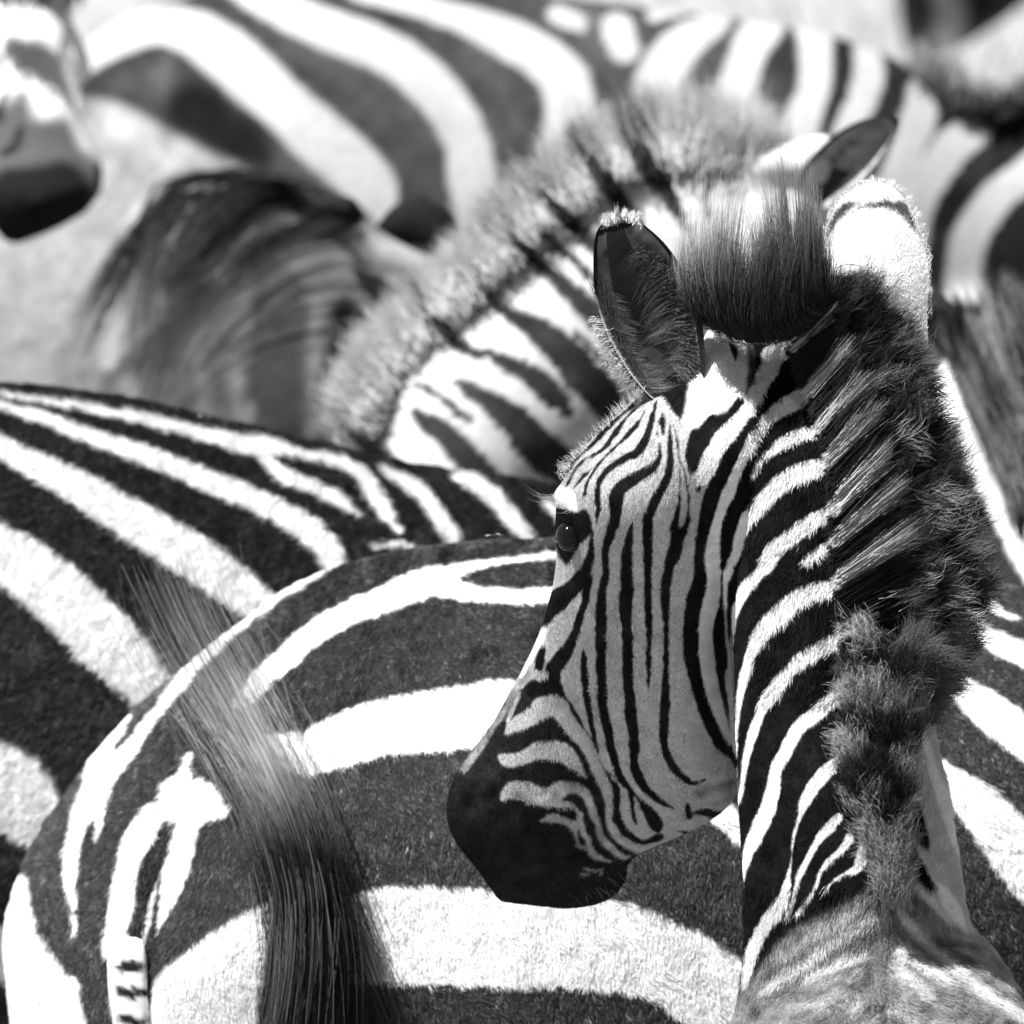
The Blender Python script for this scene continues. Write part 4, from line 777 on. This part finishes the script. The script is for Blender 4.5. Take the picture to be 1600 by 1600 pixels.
for sd_, rr_, tt_, nn_, wd in [
 (411, [Gp(560,335),Gp(520,322),Gp(470,305)], [Gp(215,590),Gp(185,600),Gp(150,600)], 110, 12), (412, [Gp(480,300),Gp(420,290),Gp(360,285)], [Gp(270,440),Gp(235,470),Gp(190,500)], 260, 8),
 (413, [Gp(330,285),Gp(280,285),Gp(245,290)], [Gp(230,440),Gp(200,520),Gp(160,570)], 80, 20), (414, [Gp(565,345),Gp(540,350)], [Gp(320,440),Gp(250,455)], 90, 14), (415, [Gp(440,290),Gp(330,280),Gp(250,290)], [Gp(560,325),Gp(540,330),Gp(500,320)], 260, 8),
 (416, [Gp(300,300),Gp(260,310)], [Gp(120,520),Gp(90,560)], 90, 12)]:
    strands('mane', G, rr_, tt_, nn_, darkh(.015, .05), k=7, rad=.0004, rj=(6, 6, .006), tj=(wd, wd, .01), clumps=12, cf=.5, bend=(-8, -24, 0), lr=(.7, 1.05), seed=sd_, curl=3)
def lofted_part(name, st, parent, val, label=None, seed=1):
    V, F = ploft(st, 24, 20); me = mesh_np(name, V, F); set_col(me, np.full(len(V), val)); o = link(name, me, M_SKIN, parent)
    if label: o['label'] = label
    return o
lofted_part('ear', [(500,318,506,330,dG-.12,.01),(525,306,530,340,dG-.13,.02),(552,310,545,350,dG-.13,.022),(572,335,560,352,dG-.12,.01)], G, .012)
lofted_part('ear', [(588,352,592,358,dG-.1,.006),(615,322,612,372,dG-.12,.015),(655,306,650,392,dG-.12,.02),(695,325,690,405,dG-.12,.02),(725,352,712,408,dG-.11,.015),(745,385,730,402,dG-.1,.006)], G, .012, 'large black leaf shaped ear')

# ================================================================== E: the big blurred zebra filling the top
cE = Coat(.036, rough=1, seed=501, soft=3)
cE.poly(.012, [(1230,-60),(1330,-60),(1760,0),(1760,700),(1150,700),(1230,300)], 30)
for p in [
 [(128,100,30),(140,85,50),(190,52,66),(250,40,60),(310,55,75),(360,90,85),(400,125,85),(450,170,80),(500,215,86),(540,250,86),(575,285,80),(600,325,50),(620,380,50)],
 [(370,-30,50),(410,0,50),(475,30,60),(540,55,66),(600,78,66),(650,112,70),(700,165,68),(728,220,66),(738,280,76),(748,330,72),(760,400,60)],
 [(540,-20,20),(575,-5,22),(650,8,34),(725,30,44),(800,62,64),(850,92,70),(884,130,76),(890,185,80),(885,240,80),(870,300,90),(860,400,90)],
 [(965,45,50),(975,75,44)], [(870,22,30),(905,36,24)], [(1060,15,20),(1020,25,18)],
 [(1120,30,40),(1110,40,40),(1065,70,60),(1035,115,72),(1018,175,66),(1010,230,60),(1000,330,60)],
 [(1200,30,60),(1190,45,62),(1170,80,56),(1150,140,60),(1128,200,66),(1110,300,60)],
 [(1265,30,60),(1270,45,56),(1275,90,54),(1270,145,50),(1250,200,56),(1230,300,50)],
 [(1352,82,38),(1358,115,48),(1345,160,46),(1325,205,44),(1300,300,40)],
 [(1440,142,44),(1438,175,52),(1418,235,52),(1390,300,52),(1370,340,50),(1340,420,50)],
 [(1535,195,40),(1525,205,44),(1490,225,56),(1455,275,56),(1432,325,54),(1420,400,44),(1400,500,40)],
 [(1640,240,50),(1600,275,52),(1565,300,52),(1530,345,56),(1510,390,56),(1505,450,56),(1512,520,56),(1520,650,50)],
 [(1590,180,16),(1620,150,20)],
]: cE.stroke(.36, p)
cE.poly(.27, [(110,152),(180,160),(230,185),(300,225),(370,258),(400,300),(420,600),(60,600),(100,300)], 4)
cE.poly(.005, [(262,140),(300,128),(350,150),(395,185),(425,225),(425,265),(385,262),(330,240),(285,205),(255,180)], 10)
cE.wear(.3, 60, 905)
E = empty('zebra', (.2, 2.9, 0), 'big blurred zebra across the top, broad bands curving over its rump and side', 'zebra', GROUP)
dE = 3.4
es = [(122,84,122,190,dE,.02),(134,66,130,420,dE,.08),(150,52,150,700,dE,.13),(190,28,190,860,dE,.17),(250,6,250,900,dE,.20),(340,-22,340,900,dE,.22),(450,-45,450,880,dE,.24),(600,-50,600,880,dE,.25),(750,-32,750,890,dE,.255),(850,-10,850,900,dE,.255),(1000,10,1000,900,dE,.25),
      (1100,22,1100,890,dE,.245),(1200,36,1200,880,dE,.24),(1300,55,1300,860,dE,.23),(1400,92,1400,830,dE,.21),(1470,135,1470,800,dE,.185),(1550,170,1560,770,dE,.16),(1650,130,1680,700,dE,.13),(1760,20,1800,560,dE,.11),(1860,-120,1930,380,dE,.10),(1930,-230,2030,200,dE,.07)]
el = ploft(es, 90, 60)
eh = ploft([(1900,-260,1960,100,dE,.05),(2020,-220,2040,160,dE,.09),(2200,-40,2120,240,dE,.08),(2340,120,2240,300,dE,.055),(2400,200,2330,310,dE,.03)], 24, 28)
_, ey_, _ = W(100, 500, dE)
elegs = [leg(float(W(px, 1000, dE)[0]), float(ey_)+s, .85, r, f) for px, s, r, f in ((230,-.12,.15,False),(260,.12,.15,False),(1480,-.1,.12,True),(1510,.1,.12,True))]
bodE = body('body', [el, eh]+elegs, cE, E, voxel=0.010, refine=1, smooth=6, box=(0, -60, 1640, 700))
strands('mane', E, [(1430,128,dE-.02),(1490,160,dE-.05),(1560,175,dE-.06),(1660,120,dE-.05)], [(1448,66,dE),(1500,112,dE),(1560,142,dE),(1650,110,dE)], 6000, darkh(.03, .30), k=5, rad=.0009, rj=(12, 14, .02), tj=(16, 16, .03), clumps=30, cf=.6, seed=511)

# ================================================================== F: the blurred head at the top left
cF = Coat(.62, rough=1, seed=601, soft=3)
cF.poly(.07, [(-60,215),(20,150),(45,150),(60,185),(105,182),(130,230),(160,262),(170,400),(-60,400)], 8)
cF.poly(.008, [(5,262),(60,258),(95,250),(125,262),(142,300),(130,380),(-30,400),(-30,300)], 6)
for v, p in [(.012,[(154,258,10),(156,280,12)]), (.01,[(5,150,12),(-5,185,20)]), (.012,[(32,200,10),(22,230,16),(5,240,14)]), (.05,[(35,148,12)]), (.3,[(5,60,4),(20,100,5),(30,140,5)]), (.35,[(35,0,4),(45,50,4)]), (.4,[(70,0,4),(72,50,3)]), (.15,[(-20,60,8),(5,120,8),(15,150,6)]), (.15,[(108,108,3),(125,125,5),(135,140,5)])]: cF.stroke(v, p, 3)
F_ = empty('zebra', (-.7, 3.0, 0), 'blurred zebra head with pale forehead and black muzzle at the top left corner', 'zebra', GROUP)
dF = 2.7
fh = ploft([(-60,-160,90,-170,dF+.26,.05),(-70,-80,112,-80,dF+.19,.085),(-75,20,116,20,dF+.10,.095),(-80,100,112,110,dF+.0,.09),(-75,170,124,180,dF-.07,.08),(-60,225,150,232,dF-.11,.075),(-45,270,165,268,dF-.15,.075),(-35,310,160,300,dF-.18,.07),(-15,350,120,345,dF-.18,.055),(10,385,70,375,dF-.18,.03)], 40, 40)
fn = ploft([(-60,-160,90,-170,dF+.02,.06),(-150,-200,40,-330,dF+.1,.09),(-300,-150,-100,-420,dF+.2,.11),(-480,60,-300,-360,dF+.3,.14)], 24, 30)
fy = float(W(-500, 300, dF+.3)[1]); fx_ = float(W(-470, 300, dF)[0])
ft = wloft([((fx_+.16, fy, 1.08), (0, .04, 0), (0, 0, .08)), ((fx_+.08, fy, 1.0), (0, .16, 0), (0, 0, .24)), ((fx_-.3, fy, .95), (0, .22, 0), (0, 0, .28)), ((fx_-.8, fy, .95), (0, .23, 0), (0, 0, .28)), ((fx_-1.1, fy, .97), (0, .12, 0), (0, 0, .18)), ((fx_-1.16, fy, .97), (0, .03, 0), (0, 0, .04))], 30, 30)
flegs = [leg(fx_+a, fy+s, .85, r, f) for a, s, r, f in ((0, -.1, .11, True), (.02, .1, .11, True), (-.95, -.1, .14, False), (-.97, .1, .14, False))]
bodF = body('body', [fh, fn, ft]+flegs, cF, F_, voxel=0.011, refine=1, smooth=4, box=(-60, -60, 220, 400))
def colF(u, v, X, Y): return np.where(u > .84, .02, .7), np.full(u.shape, .7)
ear_sheet('ear', F_, [(112,150),(98,110),(92,75),(100,48),(108,38)], [(140,120),(140,95),(130,68),(120,48),(112,38)], dF-.10, -.02, .01, colF)
strands('mane', F_, [(-20,-10,dF-.10),(40,-20,dF-.11),(95,-10,dF-.10)], [(-60,-90,dF-.1),(40,-120,dF-.1),(140,-80,dF-.1)], 1500, darkh(.2, .5), k=4, rad=.0008, rj=(20, 14, .02), tj=(16, 16, .02), clumps=20, cf=.5, seed=611)

# ================================================================== H: the zebra at the right edge, behind the front mane
cH = Coat(.030, rough=1.5, seed=701, soft=2.5)
cH.stroke(.78, [(1420,520,30),(1450,565,42),(1478,610,48),(1505,660,54),(1530,705,60),(1553,750,62),(1576,800,60),(1598,850,52),(1625,900,50)])
cH.stroke(.25, [(1400,560,30),(1440,640,30),(1490,720,20),(1510,760,6)], 5)
cH.stroke(.40, [(1700,560,60),(1640,600,60),(1690,700,60)])
H = empty('zebra', (.9, 1.6, 0), 'zebra at the right edge with long blurred mane hair and one broad white neck band', 'zebra', GROUP)
dH = 1.62
hs = [(1380,450,1440,420,dH,.02),(1400,520,1520,500,dH,.05),(1415,590,1640,560,dH,.08),(1440,680,1760,620,dH,.11),(1470,770,1880,700,dH,.13),(1490,860,1960,800,dH,.15),(1500,960,2000,900,dH,.17),(1500,1100,2100,1000,dH,.19)]
hl = ploft(hs, 40, 40)
hx = float(W(1850, 1000, dH)[0]); hy = float(W(1850, 1000, dH)[1])
ht = wloft([((hx-.18, hy, 1.0), (0, .06, 0), (0, 0, .1)), ((hx-.1, hy, .98), (0, .18, 0), (0, 0, .22)), ((hx+.3, hy, .95), (0, .23, 0), (0, 0, .27)), ((hx+.8, hy, .95), (0, .23, 0), (0, 0, .27)), ((hx+1.05, hy, .97), (0, .14, 0), (0, 0, .18)), ((hx+1.12, hy, .97), (0, .03, 0), (0, 0, .04))], 30, 30)
hlegs = [leg(hx+a, hy+s, .85, r, f) for a, s, r, f in ((-.02, -.1, .11, True), (0, .1, .11, True), (.92, -.1, .14, False), (.94, .1, .14, False))]
bodH = body('body', [hl, ht]+hlegs, cH, H, voxel=0.010, refine=1, smooth=6, box=(1360, 400, 1640, 1000))
def hcol(s, r, t, p, g):
    nz = np.clip(.35+.75*vnoise(p[:, 0, 0]*1.6+p[:, 0, 1]*.9, p[:, 0, 1]*.25, 22, 71), 0, 1.4)[:, None]
    return (.006+.14*nz)*(1-.2*t[None])*g.uniform(.5, 1.5, len(s))[:, None]+.30*nz*np.clip(t[None]-.4, 0, 1)
for sd_, rr_, tt_, nn_ in ((711, [(1548,650,dH-.10),(1575,730,dH-.11),(1600,800,dH-.12),(1630,880,dH-.12)], [(1462,492,dH-.08),(1500,560,dH-.1),(1540,635,dH-.1),(1588,730,dH-.1)], 3000),
                           (712, [(1575,640,dH-.09),(1610,700,dH-.10),(1660,780,dH-.1)], [(1485,490,dH-.06),(1545,480,dH-.06),(1600,500,dH-.06)], 5500), (713, [(1610,600,dH-.06),(1660,640,dH-.06),(1700,700,dH-.08)], [(1550,490,dH-.05),(1610,470,dH-.05),(1660,500,dH-.05)], 4500),
                           (714, [(1600,760,dH-.12),(1625,850,dH-.12),(1650,900,dH-.12)], [(1560,650,dH-.12),(1590,730,dH-.12),(1615,800,dH-.12)], 3000)):
    strands('mane', H, rr_, tt_, nn_, hcol, k=5, rad=.00055, rj=(10, 14, .012), tj=(12, 18, .012), clumps=50, cf=.6, lr=(.6, 1.08), seed=sd_)

# ================================================================== I: a far animal at the top right corner
cI = Coat(.03, rough=1, seed=801, soft=5, plain=True)
for v, p in [(.008,[(1425,-20,50),(1432,10,46)]), (.01,[(1530,-30,60),(1535,0,46),(1530,22,30)]), (.22,[(1480,-20,30),(1485,20,40),(1480,60,60)]), (.40,[(1475,60,30),(1495,85,30)])]: cI.stroke(v, p, 6)
I_ = empty('zebra', (2.0, 6.6, 0), 'farthest zebra, only a dark blur at the top right corner', 'zebra', GROUP)
dI = 6.2
il = ploft([(1400,-60,1405,30,dI,.03),(1420,-120,1420,85,dI,.09),(1460,-180,1455,95,dI,.12),(1510,-260,1510,72,dI,.14),(1560,-330,1565,36,dI,.14),(1640,-380,1660,-10,dI,.15),(1760,-360,1800,120,dI,.2),(1900,-340,1900,330,dI,.24),(2200,-340,2200,360,dI,.24),(2450,-340,2450,340,dI,.23),(2560,-260,2560,160,dI,.1)], 50, 40)
iy = float(W(1900, 0, dI)[1]); ix_ = [float(W(q, 300, dI)[0]) for q in (1880, 1900, 2430, 2450)]
ilegs = [leg(ix_[i], iy+(-.1 if i % 2 else .1), .8, .12, i < 2) for i in range(4)]
bodI = body('body', [il]+ilegs, cI, I_, voxel=0.014, refine=0, smooth=4, box=(1300, -100, 1640, 200))
